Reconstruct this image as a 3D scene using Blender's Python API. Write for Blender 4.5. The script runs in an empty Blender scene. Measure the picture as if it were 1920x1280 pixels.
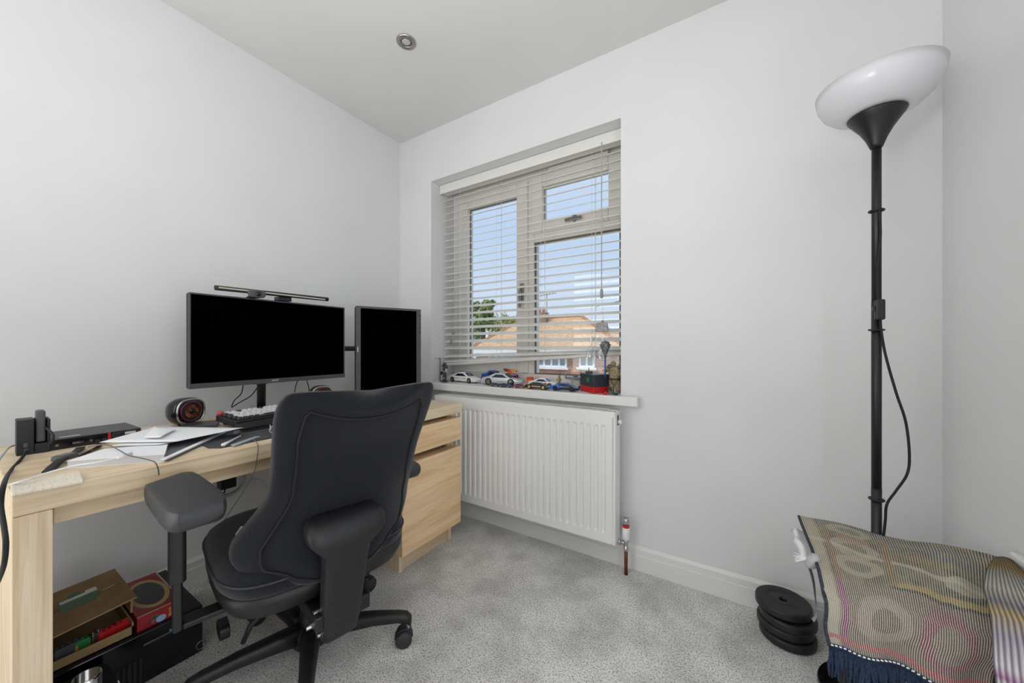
import bpy, bmesh, math, random
from mathutils import Vector, Matrix, Euler
import numpy as np
R = math.radians
scene = bpy.context.scene
COL = scene.collection
random.seed(7)

# ------------------------------------------------------------------ camera, world, lights, exposure
FPX, YAW, HY = 676.52, 0.56035, 649.93            # focal length in pixels (1920 wide), heading, horizon row
CAM = (2.0138, -1.7288, 1.0294)
cd = bpy.data.cameras.new('camera'); cam = bpy.data.objects.new('camera', cd); COL.objects.link(cam)
cam.location = CAM; cam.rotation_euler = (R(90), 0, YAW)
cd.sensor_fit = 'HORIZONTAL'; cd.sensor_width = 36; cd.lens = FPX/1920*36
cd.shift_y = (HY-640)/1920; cd.clip_start = .02; cd.clip_end = 300
scene.camera = cam

W = bpy.data.worlds.new('world'); scene.world = W; W.use_nodes = True
nt = W.node_tree; bg = nt.nodes['Background']
# clear summer sky: pale at the horizon, blue overhead
tcw = nt.nodes.new('ShaderNodeTexCoord'); sepw = nt.nodes.new('ShaderNodeSeparateXYZ'); nt.links.new(tcw.outputs['Generated'], sepw.inputs[0])
rw = nt.nodes.new('ShaderNodeValToRGB'); nt.links.new(sepw.outputs[2], rw.inputs[0])
for e_, (p_, c_) in zip([rw.color_ramp.elements[0], rw.color_ramp.elements[1], rw.color_ramp.elements.new(.30)], ((0, (.72,.79,.86)), (1, (.36,.51,.82)), (.30, (.52,.66,.86)))): e_.position = p_; e_.color = (*c_, 1)
nt.links.new(rw.outputs[0], bg.inputs[0]); bg.inputs[1].default_value = 1.2

def light(name, kind, loc, rot, energy, color=(1,1,1), **kw):
    l = bpy.data.lights.new(name, kind); l.energy = energy; l.color = color
    for k, v in kw.items(): setattr(l, k, v)
    o = bpy.data.objects.new(name, l); COL.objects.link(o); o.location = loc; o.rotation_euler = rot
    return o
light('sun', 'SUN', (0, -5, 20), (R(42), 0, R(-25)), 1.9, (1, .95, .87), angle=R(.6))      # lights the houses across the street
pl = light('window_daylight', 'AREA', (.92, .32, 1.46), (R(-90), 0, 0), 1, shape='RECTANGLE', size=1.24, size_y=1.32)
pl.data.cycles.is_portal = True
# fill lamps added behind and beside the camera to brighten the room
light('rear_fill', 'AREA', (.45, -2.95, 1.05), (R(88), 0, R(-58)), 27, (1, .995, .985), shape='RECTANGLE', size=1.3, size_y=2.0)
light('side_fill', 'AREA', (2.66, -1.55, 1.0), (R(88), 0, R(90)), 8.0, (1, .995, .985), shape='RECTANGLE', size=.78, size_y=1.95)
# added fill lamp aimed upwards so its light bounces off the ceiling
light('bounce_fill', 'AREA', (1.60, -2.2, 1.20), (R(170), 0, R(0)), 23, (1, .99, .98), shape='DISK', size=.5)
vs = scene.view_settings
vs.view_transform = 'Standard'; vs.look = 'None'; vs.gamma = 1; vs.exposure = -0.11; vs.use_curve_mapping = False

# ------------------------------------------------------------------ pixel -> point on a plane of the room
_fw = Vector((-math.sin(YAW), math.cos(YAW), 0)); _rt = Vector((math.cos(YAW), math.sin(YAW), 0))
def at(px, py, ax, v):
    d = _fw + _rt*((px-960)/FPX) + Vector((0,0,1))*((HY-py)/FPX); i = 'xyz'.index(ax)
    return Vector(CAM) + d*((v-CAM[i])/d[i])

# ------------------------------------------------------------------ materials
def srgb(c):
    if isinstance(c, (tuple, list)): return tuple(srgb(x) for x in c)
    c = c/255
    return c/12.92 if c <= .04045 else ((c+.055)/1.055)**2.4
_M = {}
def mat(name, color, rough=.5, metal=0, spec=.5, **kw):
    if name in _M: return _M[name]
    m = bpy.data.materials.new(name); m.use_nodes = True; _M[name] = m
    b = m.node_tree.nodes['Principled BSDF']
    b.inputs['Base Color'].default_value = (*srgb(color), 1); b.inputs['Roughness'].default_value = rough
    b.inputs['Metallic'].default_value = metal; b.inputs['Specular IOR Level'].default_value = spec
    for k, v in kw.items(): b.inputs[k].default_value = v
    return m
def N(m, t, **kw):
    n = m.node_tree.nodes.new(t)
    for k, v in kw.items():
        if k in n.inputs: n.inputs[k].default_value = v
        else: setattr(n, k, v)
    return n
def L(m, a, b): m.node_tree.links.new(a, b)
def ramp(m, fac, stops):
    r = N(m, 'ShaderNodeValToRGB'); e = r.color_ramp.elements
    while len(e) < len(stops): e.new(.5)
    for s, (p, c) in zip(e, stops): s.position = p; s.color = (*srgb(c), 1)
    L(m, fac, r.inputs[0]); return r
def noisy(name, c0, c1, scale, rough=.6, bump=0, bscale=None, stretch=(1,1,1), metal=0, spec=.5, lo=.35, hi=.65, detail=3, bdist=.002, **kw):
    """a two-colour material mottled by noise, with optional fine relief"""
    if name in _M: return _M[name]
    m = mat(name, c0, rough, metal, spec, **kw); b = m.node_tree.nodes['Principled BSDF']
    tc = N(m, 'ShaderNodeTexCoord'); mp = N(m, 'ShaderNodeMapping'); mp.inputs['Scale'].default_value = stretch
    L(m, tc.outputs['Object'], mp.inputs[0])
    n = N(m, 'ShaderNodeTexNoise', Scale=scale, Detail=detail); L(m, mp.outputs[0], n.inputs['Vector'])
    r = ramp(m, n.outputs['Fac'], [(lo, c0), (hi, c1)]); L(m, r.outputs[0], b.inputs['Base Color'])
    if bump:
        n2 = N(m, 'ShaderNodeTexNoise', Scale=bscale or scale, Detail=2); L(m, mp.outputs[0], n2.inputs['Vector'])
        bp = N(m, 'ShaderNodeBump', Strength=bump, Distance=bdist); L(m, n2.outputs['Fac'], bp.inputs['Height']); L(m, bp.outputs[0], b.inputs['Normal'])
    return m
def wood(name, axis, c0=(220,198,166), c1=(234,216,188), streak=(202,176,140)):
    if name in _M: return _M[name]
    m = mat(name, c0, .45, spec=.35); b = m.node_tree.nodes['Principled BSDF']
    tc = N(m, 'ShaderNodeTexCoord'); mp = N(m, 'ShaderNodeMapping')
    sc = [60, 60, 60]; sc['xyz'.index(axis)] = 2.2; mp.inputs['Scale'].default_value = sc
    L(m, tc.outputs['Object'], mp.inputs[0])
    n = N(m, 'ShaderNodeTexNoise', Scale=1.0, Detail=5, Roughness=.65, Distortion=.6); L(m, mp.outputs[0], n.inputs['Vector'])
    r = ramp(m, n.outputs['Fac'], [(.25, streak), (.42, c0), (.62, c1), (.8, c0)])
    mp2 = N(m, 'ShaderNodeMapping'); s2 = [7, 7, 7]; s2['xyz'.index(axis)] = 1.1; mp2.inputs['Scale'].default_value = s2
    L(m, tc.outputs['Object'], mp2.inputs[0])
    n2 = N(m, 'ShaderNodeTexNoise', Scale=1.3, Detail=3, Distortion=1.4); L(m, mp2.outputs[0], n2.inputs['Vector'])
    r2 = ramp(m, n2.outputs['Fac'], [(.38, (226,214,196)), (.6, (255,255,255))])
    mx = N(m, 'ShaderNodeMix', data_type='RGBA', blend_type='MULTIPLY'); mx.inputs[0].default_value = .6
    L(m, r.outputs[0], mx.inputs[6]); L(m, r2.outputs[0], mx.inputs[7]); L(m, mx.outputs[2], b.inputs['Base Color'])
    bp = N(m, 'ShaderNodeBump', Strength=.15, Distance=.001); L(m, n.outputs['Fac'], bp.inputs['Height']); L(m, bp.outputs[0], b.inputs['Normal'])
    return m

wall_m = noisy('wall_paint', (222,223,223), (225,226,226), 3, .62, .06, 260, spec=.25, bdist=.0006)
ceil_m = noisy('ceiling_paint', (218,218,217), (221,221,220), 3, .7, .05, 220, spec=.2, bdist=.0006)
gloss_white = mat('white_gloss_paint', (226,226,223), .32)
upvc = mat('white_upvc', (232,228,222), .3)
blind_m = mat('blind_white', (228,226,222), .42)
rad_m = mat('radiator_enamel', (236,236,234), .3)
chrome = mat('chrome', (200,200,202), .16, 1)
steel = mat('brushed_steel', (172,166,160), .34, 1)
copper = noisy('copper_pipe', (128,70,44), (104,54,34), 30, .4, metal=.6)
black_pl = noisy('black_plastic', (22,23,26), (26,27,30), 40, .48, .12, 900, bdist=.0004)
black_gl = mat('black_gloss_plastic', (16,16,18), .15)
dark_metal = mat('black_coated_steel', (24,24,26), .42)
screen_m = mat('screen_off', (2,2,2), .4, spec=.0)
grey_pl = noisy('grey_plastic', (74,76,79), (80,82,85), 40, .5, .1, 900, bdist=.0004)
oak_y = wood('oak_along_y', 'y'); oak_z = wood('oak_along_z', 'z'); oak_x = wood('oak_along_x', 'x')
oak_front = wood('oak_drawer_front', 'y', (238,204,160), (248,218,178), (220,184,140))
fabric = noisy('chair_fabric', (22,24,29), (34,36,41), 420, .9, .6, 700, spec=.2, bdist=.0012, detail=2)
b_ = fabric.node_tree.nodes['Principled BSDF']; b_.inputs['Sheen Weight'].default_value = .22; b_.inputs['Sheen Roughness'].default_value = .45
pipe_m = mat('chair_piping', (22,23,27), .75)
paper = mat('white_paper', (240,241,243), .7)
rubber = mat('black_rubber', (20,20,21), .7)
red_m = mat('red_plastic', (196,34,36), .35); orange_m = mat('orange_plastic', (236,120,48), .4)
green_m = mat('green_plastic', (46,128,70), .45); blue_m = mat('blue_plastic', (42,86,160), .35); navy_m = mat('navy_plastic', (34,46,92), .35)
yellow_m = mat('yellow_plastic', (224,178,52), .45); tan_m = mat('tan_plastic', (186,160,112), .6)
white_pl = mat('white_plastic', (236,236,238), .28); silver_m = mat('silver_paint', (206,209,214), .25, .35)
maroon_m = mat('maroon_paint', (128,40,62), .3); gold_m = mat('gold_rim', (206,176,92), .3, .7); tyre_m = mat('tyre', (28,28,30), .7)
tint = mat('tinted_glass', (26,30,34), .12)
card_m = noisy('cardboard', (150,122,86), (164,136,98), 24, .85, .15, 200)

def glass(name, tintc=(255,255,255), gl=.06):
    m = bpy.data.materials.new(name); m.use_nodes = True; t = m.node_tree; t.nodes.clear()
    o = t.nodes.new('ShaderNodeOutputMaterial'); a = t.nodes.new('ShaderNodeBsdfTransparent'); g = t.nodes.new('ShaderNodeBsdfGlossy'); x = t.nodes.new('ShaderNodeMixShader')
    a.inputs[0].default_value = (*srgb(tintc), 1); g.inputs['Roughness'].default_value = .02; x.inputs[0].default_value = gl
    t.links.new(a.outputs[0], x.inputs[1]); t.links.new(g.outputs[0], x.inputs[2]); t.links.new(x.outputs[0], o.inputs[0]); return m
pane_m = glass('window_glass', (250,252,254), .04)
clear_m = glass('clear_plastic', (235,238,242), .12)

# carpet: flecked two-tone pile with trodden lighter and darker drifts
def carpet():
    m = mat('carpet_pile', (140,138,134), .95, spec=.1); b = m.node_tree.nodes['Principled BSDF']
    tc = N(m, 'ShaderNodeTexCoord')
    n = N(m, 'ShaderNodeTexNoise', Scale=185, Detail=5, Roughness=.8); L(m, tc.outputs['Object'], n.inputs['Vector'])
    r = ramp(m, n.outputs['Fac'], [(.375, (104,104,103)), (.445, (204,202,199)), (.505, (246,244,241)), (.56, (255,254,252))])
    n2 = N(m, 'ShaderNodeTexNoise', Scale=5.5, Detail=5, Roughness=.62); L(m, tc.outputs['Object'], n2.inputs['Vector'])
    r2 = ramp(m, n2.outputs['Fac'], [(.36, (220,220,220)), (.5, (240,240,239)), (.60, (255,255,255))])
    mx = N(m, 'ShaderNodeMix', data_type='RGBA', blend_type='MULTIPLY'); mx.inputs[0].default_value = 1
    L(m, r.outputs[0], mx.inputs[6]); L(m, r2.outputs[0], mx.inputs[7]); L(m, mx.outputs[2], b.inputs['Base Color'])
    n3 = N(m, 'ShaderNodeTexNoise', Scale=420, Detail=2); L(m, tc.outputs['Object'], n3.inputs['Vector'])
    bp = N(m, 'ShaderNodeBump', Strength=.9, Distance=.004); L(m, n3.outputs['Fac'], bp.inputs['Height']); L(m, bp.outputs[0], b.inputs['Normal'])
    return m
carpet_m = carpet()

# ------------------------------------------------------------------ mesh helpers
class MB:
    def __init__(s): s.v = []; s.f = []; s.uv = None
    def add(s, vs_, fs_):
        k = len(s.v); s.v += [tuple(v) for v in vs_]; s.f += [tuple(i+k for i in f) for f in fs_]; return s
    def box(s, a, b, M=None):
        x0,y0,z0 = a; x1,y1,z1 = b
        p = [(x0,y0,z0),(x1,y0,z0),(x1,y1,z0),(x0,y1,z0),(x0,y0,z1),(x1,y0,z1),(x1,y1,z1),(x0,y1,z1)]
        if M: p = [M @ Vector(q) for q in p]
        return s.add(p, [(3,2,1,0),(4,5,6,7),(0,1,5,4),(1,2,6,5),(2,3,7,6),(3,0,4,7)])
    def ring(s, secs, cap=True, closed=False):
        """loft through equal-length loops"""
        n = len(secs[0]); vs_ = [q for c in secs for q in c]; fs_ = []
        m = len(secs)
        for i in range(m if closed else m-1):
            a = i*n; b = ((i+1) % m)*n
            for j in range(n): fs_.append((a+j, a+(j+1)%n, b+(j+1)%n, b+j))
        if cap and not closed:
            fs_.append(tuple(range(n))[::-1]); fs_.append(tuple((m-1)*n+j for j in range(n)))
        return s.add(vs_, fs_)
    def tube(s, pts, r, n=8, closed=False):
        pts = [Vector(p) for p in pts]; secs = []; m = len(pts)
        rr = r if isinstance(r, (list, tuple)) else [r]*m
        up = None
        for i in range(m):
            t = (pts[(i+1) % m]-pts[i-1]) if closed else (pts[min(i+1,m-1)]-pts[max(i-1,0)])
            t = t.normalized() if t.length > 1e-9 else Vector((0,0,1))
            if up is None: up = Vector((0,0,1)) if abs(t.z) < .9 else Vector((1,0,0))
            a = t.cross(up).normalized(); b = a.cross(t).normalized(); up = b
            secs.append([pts[i]+(a*math.cos(2*math.pi*k/n)+b*math.sin(2*math.pi*k/n))*rr[i] for k in range(n)])
        return s.ring(secs, cap=not closed, closed=closed)
    def cyl(s, p0, p1, r0, r1=None, n=20):
        return s.tube([p0, p1], [r0, r0 if r1 is None else r1], n)
    def lathe(s, prof, c=(0,0,0), n=32, axis='z', M=None, cap=True, closed=False):
        secs = []
        for r_, h in prof:
            sec = []
            for k in range(n):
                a = 2*math.pi*k/n; u, v = r_*math.cos(a), r_*math.sin(a)
                q = {'z': (u,v,h), 'x': (h,u,v), 'y': (v,h,u)}[axis]
                q = Vector(q)
                if M: q = M @ q
                sec.append(q+Vector(c))
            secs.append(sec)
        return s.ring(secs, cap=cap, closed=closed)
    def ball(s, c, r, n=12, sc=(1,1,1)):
        m = max(6, n//2); prof = [(max(1e-4, r*math.sin(math.pi*i/m)), -r*math.cos(math.pi*i/m)) for i in range(m+1)]
        k = len(s.v); s.lathe(prof, (0,0,0), n)
        for i in range(k, len(s.v)): v = s.v[i]; s.v[i] = (v[0]*sc[0]+c[0], v[1]*sc[1]+c[1], v[2]*sc[2]+c[2])
        return s
    def prism(s, poly, axis, a, b):
        """extrude a polygon of (p, q) along an axis"""
        def P(p, q, h): return {'x': (h,p,q), 'y': (p,h,q), 'z': (p,q,h)}[axis]
        return s.ring([[P(p,q,a) for p,q in poly], [P(p,q,b) for p,q in poly]])
    def grid(s, fn, nu, nv):
        vs_ = [fn(i/nu, j/nv) for j in range(nv+1) for i in range(nu+1)]
        fs_ = [(j*(nu+1)+i, j*(nu+1)+i+1, (j+1)*(nu+1)+i+1, (j+1)*(nu+1)+i) for j in range(nv) for i in range(nu)]
        return s.add(vs_, fs_)
    def build(s, name, m, parent=None, smooth=False, bevel=0, seg=2, sub=0, solid=0, local=False, uv=None):
        me = bpy.data.meshes.new(name); off = Vector((0,0,0)) if (local or parent is None) else OFF.get(parent, Vector((0,0,0)))
        me.from_pydata([tuple(Vector(v)-off) for v in s.v], [], s.f)
        bm = bmesh.new(); bm.from_mesh(me)
        if uv is None and not solid: bmesh.ops.recalc_face_normals(bm, faces=bm.faces)
        if smooth:
            for f in bm.faces: f.smooth = True
        bm.to_mesh(me); bm.free()
        if uv:
            ul = me.uv_layers.new(name='UVMap')
            for lp in me.loops: ul.data[lp.index].uv = uv[lp.vertex_index]
        me.materials.append(m if not isinstance(m, str) else _M[m])
        o = bpy.data.objects.new(name, me); COL.objects.link(o)
        if parent is not None: o.parent = parent; OFF[o] = off
        if solid: md = o.modifiers.new('thick', 'SOLIDIFY'); md.thickness = solid; md.offset = 0
        if bevel: md = o.modifiers.new('edge', 'BEVEL'); md.width = bevel; md.segments = seg; md.limit_method = 'ANGLE'; md.angle_limit = R(40)
        if sub: md = o.modifiers.new('sub', 'SUBSURF'); md.levels = sub; md.render_levels = sub
        return o
OFF = {}
def tag(o, label, cat, group=None, kind=None):
    o['label'] = label; o['category'] = cat
    if group: o['group'] = group
    if kind: o['kind'] = kind
    return o
def thing(name, label, cat, loc=(0,0,0), rz=0, group=None):
    o = bpy.data.objects.new(name, None); COL.objects.link(o); o.location = loc; o.rotation_euler = (0,0,rz)
    o.empty_display_size = .05; OFF[o] = Vector(loc) if rz == 0 else Vector((0,0,0))
    return tag(o, label, cat, group)
def struct(name, mb, m, label=None, cat=None, **kw):
    o = mb.build(name, m, **kw); o['kind'] = 'structure'; o['label'] = label or name.replace('_', ' '); o['category'] = cat or name.split('_')[0]
    return o
def rrect(cx, cy, w, h, r, n=5):
    out = []
    for (sx, sy, a0) in ((1,1,0),(-1,1,90),(-1,-1,180),(1,-1,270)):
        for k in range(n+1):
            a = R(a0+90*k/n); out.append((cx+sx*(w/2-r)+r*math.cos(a), cy+sy*(h/2-r)+r*math.sin(a)))
    return out
def smooth_path(pts, n=8):
    pts = [Vector(p) for p in pts]; out = []
    for i in range(len(pts)-1):
        p0 = pts[max(i-1,0)]; p1 = pts[i]; p2 = pts[i+1]; p3 = pts[min(i+2,len(pts)-1)]
        for k in range(n):
            t = k/n; out.append(.5*((2*p1)+(p2-p0)*t+(2*p0-5*p1+4*p2-p3)*t*t+(3*p1-p0-3*p2+p3)*t**3))
    return out+[pts[-1]]
def interp(x, xs, ys): return float(np.interp(x, xs, ys))
def text(name, body, size, loc, rot, m, parent, extrude=.0003):
    c = bpy.data.curves.new(name, 'FONT'); c.body = body; c.size = size; c.extrude = extrude; c.align_x = 'CENTER'; c.align_y = 'CENTER'
    tmp = bpy.data.objects.new(name, c); COL.objects.link(tmp)
    me = bpy.data.meshes.new_from_object(tmp.evaluated_get(bpy.context.evaluated_depsgraph_get())); bpy.data.objects.remove(tmp)
    me.materials.clear(); me.materials.append(m)
    o = bpy.data.objects.new(name, me); COL.objects.link(o); o.parent = parent
    o.location = Vector(loc)-OFF.get(parent, Vector()); o.rotation_euler = rot
    return o

# ------------------------------------------------------------------ the room
XR, YB, H = 2.573, -3.3, 2.454                     # right wall, rear wall, ceiling
WX0, WX1, WZ0, WZ1, WT = .30, 1.54, .77, 2.118, .30
struct('floor', MB().box((-.1, YB-.1, -.1), (XR+.1, .02, 0)), carpet_m, 'grey flecked fitted carpet covering the whole room floor', 'carpet')
struct('ceiling', MB().box((-.1, YB-.1, H), (XR+.1, WT, H+.12)), ceil_m, 'plain white plastered ceiling above the whole room', 'ceiling')
struct('wall_left', MB().box((-.12, YB, 0), (0, WT, H)), wall_m, 'plain white wall behind the desk and monitors', 'wall')
struct('wall_right', MB().box((XR, YB, 0), (XR+.12, -1.95, H)).box((XR, -1.15, 0), (XR+.12, WT, H)).box((XR, -1.95, 1.98), (XR+.12, -1.15, H)), wall_m, 'plain white wall beside the floor lamp', 'wall')  # gap left for the added side fill lamp
struct('wall_rear', MB().box((-.1, YB-.1, 0), (XR+.1, YB, H)), wall_m, 'plain white wall behind the camera', 'wall')
struct('wall_front', MB().box((0, 0, 0), (WX0, WT, H)).box((WX1, 0, 0), (XR, WT, H)).box((WX0, 0, 0), (WX1, WT, WZ0)).box((WX0, 0, WZ1), (WX1, WT, H)),
       wall_m, 'white wall with the window above the radiator', 'wall')
def skirting(name, poly_axis, a, b, sgn, at0, label):
    prof = [(0,0),(.018,0),(.018,.071),(.0155,.073),(.0155,.098),(.006,.110),(0,.110)]
    mb = MB()
    if poly_axis == 'x': mb.prism([(at0+sgn*p, q) for p, q in prof], 'x', a, b)
    else: mb.prism([(at0+sgn*p, q) for p, q in prof], 'y', a, b)
    return struct(name, mb, gloss_white, label, 'skirting board')
skirting('baseboard_front', 'x', 0, XR, -1, 0, 'white grooved skirting board under the radiator and window')
skirting('baseboard_left', 'y', YB, -.018, 1, 0, 'white skirting board along the wall behind the desk')
skirting('baseboard_right', 'y', -1.08, -.018, -1, XR, 'white skirting board along the wall by the floor lamp')
struct('trim_1', MB().box((WX0-.06, -.05, .755), (1.628, -.0, .80)).box((WX0, -.0, .755), (WX1, .21, .80)), gloss_white,
       'thick white window sill board crowded with toys', 'window sill', bevel=.006, seg=3)
o = struct('trim_2', MB().box((XR-.014, -1.05, .40), (XR, -.385, .545)).box((XR-.018, -1.05, .532), (XR, -.380, .547)), gloss_white,
       'white moulded ledge on the wall behind the draped rug', 'wall ledge', bevel=.004)

struct('door_1', MB().box((XR-.015, -2.02, 0), (XR, -1.95, 2.05)).box((XR-.015, -1.15, 0), (XR, -1.08, 2.05)).box((XR-.015, -1.95, 1.98), (XR, -1.15, 2.05)),  # unseen frame added to dress the opening of the side fill lamp
       gloss_white, 'white painted frame added around the unseen opening of the side fill light', 'fill light frame', bevel=.003)
# window frame (uPVC casement, top light and fixed light)
WY = .22
win = bpy.data.objects.new('window_1', None); COL.objects.link(win); win['kind'] = 'structure'; win['label'] = 'white plastic window with a casement and a small top light'; win['category'] = 'window'
win.location = (.92, WY, .8); OFF[win] = Vector(win.location)
def frame_ring(x0, x1, z0, z1, w, y0, y1, wb=None):
    wb = wb or w
    return MB().box((x0,y0,z0),(x0+w,y1,z1)).box((x1-w,y0,z0),(x1,y1,z1)).box((x0+w,y0,z0),(x1-w,y1,z0+wb)).box((x0+w,y0,z1-w),(x1-w,y1,z1))
frame_ring(WX0, WX1, .80, WZ1, .062, WY, WY+.07).build('outer_frame', upvc, win, bevel=.004)
MB().box((.862, WY-.004, .862), (.952, WY+.07, WZ1-.062)).build('mullion', upvc, win, bevel=.004)
MB().box((.952, WY-.002, 1.668), (WX1-.062, WY+.07, 1.738)).build('transom', upvc, win, bevel=.004)
sash = frame_ring(.366, .915, .868, 2.05, .078, WY-.022, WY+.045).build('casement_sash', upvc, win, bevel=.005)
top = frame_ring(.945, 1.49, 1.715, 2.062, .072, WY-.022, WY+.045).build('top_light_sash', upvc, win, bevel=.005)
gask = mat('grey_gasket', (112,110,112), .7)
frame_ring(.4445, .8365, .9465, 1.9715, .004, WY+.008, WY+.017).build('gasket', gask, win)
frame_ring(1.0175, 1.4175, 1.7875, 1.9895, .004, WY+.008, WY+.017).build('gasket', gask, win)
frame_ring(.9525, 1.4775, .8625, 1.6675, .007, WY+.006, WY+.018).build('gasket', gask, win)
MB().box((.444, WY+.018, .946), (.837, WY+.024, 1.972)).build('pane', pane_m, win)
MB().box((1.017, WY+.018, 1.787), (1.418, WY+.024, 1.99)).build('pane', pane_m, win)
MB().box((.953, WY+.02, .863), (1.477, WY+.026, 1.668)).build('pane', pane_m, win)
hm = mat('window_handle_grey', (136,136,138), .35, .5)
hd = MB().box((1.175, WY-.05, 1.742), (1.275, WY-.038, 1.760)).cyl((1.225, WY-.045, 1.75), (1.225, WY-.02, 1.75), .011).cyl((1.225, WY-.03, 1.772), (1.225, WY-.02, 1.772), .012)
hd.build('top_light_handle', hm, win, bevel=.003)
MB().box((.868, WY-.036, 1.30), (.892, WY-.022, 1.42)).box((.872, WY-.058, 1.27), (.888, WY-.046, 1.375)).cyl((.88, WY-.052, 1.365), (.88, WY-.03, 1.365), .008).build('casement_handle', hm, win, bevel=.003)
MB().box((1.06, WY-.028, 2.072), (1.42, WY-.004, 2.092)).build('trickle_vent', upvc, win, bevel=.003)

# ------------------------------------------------------------------ venetian blind
BY = .115
bl = thing('venetian_blind', 'white slatted venetian blind with a crooked bottom rail hanging in the window', 'blind', (.92, BY, 2.1))
MB().box((.304, .075, 2.058), (1.536, .086, 2.116)).build('valance', blind_m, bl, bevel=.003)
MB().box((.312, .088, 2.066), (1.528, .14, 2.112)).build('headrail', blind_m, bl)
def slat_mesh():
    mb = MB(); n = 4; pts = []
    for k in range(n+1):
        a = -1+2*k/n; pts.append((a*.025, .0022*(1-a*a)))
    up = [(p, q+.0012) for p, q in pts]; dn = [(p, q-.0012) for p, q in pts][::-1]
    mb.prism(up+dn, 'x', -.607, .607); return mb
s0 = slat_mesh().build('slat', blind_m, bl, local=True); TILT = R(21)
zs = [1.023+.0456*k for k in range(23)]
specs = [(z, 0, 0) for z in zs]+[(.987, R(-2.0), 0), (.9665, R(-3.2), .0)]
for i, (z, ry, dx) in enumerate(specs):
    o = s0 if i == 0 else s0.copy()
    if i: COL.objects.link(o); o.parent = bl
    o.location = Vector((.92+dx, BY+.01, z))-Vector(bl.location); o.rotation_euler = (TILT, ry, 0)
M_ = Matrix.Translation((.92, BY+.008, .952)) @ Matrix.Rotation(R(-4.1), 4, 'Y')
MB().box((-.607,-.026,-.009),(.607,.026,.009), M_).build('bottom_rail', mat('blind_rail_grey', (208,203,196), .45), bl, bevel=.004)
cord_m = mat('blind_cord', (214,210,204), .8)
for px in (867, 935, 1017, 1112):
    x = at(px, 400, 'y', BY).x
    zb = .951+(x-.92)*.0717
    mb = MB()
    for dy in (-.022, .034): mb.tube([(x, BY+dy+.0, 2.06), (x, BY+dy, zb)], .0009, 4)
    mb.tube([(x+.012, BY+.008, 2.06), (x+.012, BY+.008, zb)], .0009, 4)
    for z in zs: mb.tube([(x, BY-.022, z-.012), (x, BY+.034, z+.007)], .0007, 4)
    mb.build('ladder_cord', cord_m, bl)
wx = at(1128, 400, 'y', .07).x
MB().tube([(wx, .07, 2.07), (wx, .07, 1.32)], .003, 8).build('tilt_wand', mat('wand_grey', (176,174,172), .4), bl)
MB().lathe([(.004,0),(.007,-.008),(.0085,-.03),(.007,-.045),(.004,-.048)], (wx, .07, 1.325), 12).build('wand_grip', mat('wand_grip_grey', (150,149,148), .5), bl, smooth=True)
MB().tube([(wx+.004, .071, 1.30), (wx+.005, .071, 1.16)], .001, 5).build('pull_cord', cord_m, bl)
tas = mat('tassel_grey', (128,128,130), .6)
MB().lathe([(.002,0),(.007,-.006),(.009,-.04),(.008,-.045)], (wx+.005, .071, 1.165), 12).build('cord_tassel', tas, bl, smooth=True)
for px, py in ((850, 622), (846, 640)):
    p = at(px, py, 'y', .07); mb = MB().lathe([(.0015,.022),(.004,.014),(.0075,-.012),(.006,-.018)], p, 10); mb.tube([p+Vector((0,0,.02)), Vector((p.x+.01, .074, 1.4))], .0008, 4); mb.build('cord_weight', tas, bl, smooth=True)

# small knitted tag and a clear bag hung on the pull cord
p = at(1130, 616, 'y', .05)
cup = thing('hanging_tag', 'grey lumpy tag with a clear plastic bag hanging from the blind cord', 'tag', p)
MB().tube([p+Vector((0,.02,.06)), p+Vector((0,.004,.03)), p], .0012, 5).build('string', cord_m, cup)
MB().ring([[p+Vector((u*(1+.25*k), -.012+v*.4, -.045*k+.03)) for u, v in rrect(0,0,.055,.06,.02,3)] for k in (0, .5, 1)]).build('tag', noisy('tag_felt', (140,140,142), (176,176,178), 120, .9, .5, 300), cup, bevel=.003)
bp_ = p+Vector((-.035, .0, -.05))
MB().grid(lambda u, v: bp_+Vector(((u-.5)*.085+.012*math.sin(7*v), .006*math.sin(9*u+5*v), -.12*v+.02*math.sin(3*u))), 8, 8).build('bag', clear_m, cup, smooth=True)

# ------------------------------------------------------------------ downlight
dl = thing('ceiling_downlight', 'round brushed-nickel downlight recessed in the ceiling', 'downlight', (.70, -.564, H))
c = (.70, -.564, H)
MB().lathe([(.0225,-.001),(.030,-.009),(.040,-.0075),(.0445,-.003),(.0445,.0),(.0225,0)], c, 40, cap=False, closed=True).build('bezel', steel, dl, smooth=True)
MB().lathe([(.0265,-.0035),(.0265,-.001),(.001,-.001)], c, 32).build('inner_ring', mat('downlight_dark_ring', (84,82,78), .4, .8), dl)  # darker metal ring between bezel and lens
MB().lathe([(.001,-.0052),(.012,-.0048),(.0205,-.0036),(.0205,-.001)], c, 32).build('lamp_lens', mat('lamp_lens', (188,188,188), .18), dl, smooth=True)

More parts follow.
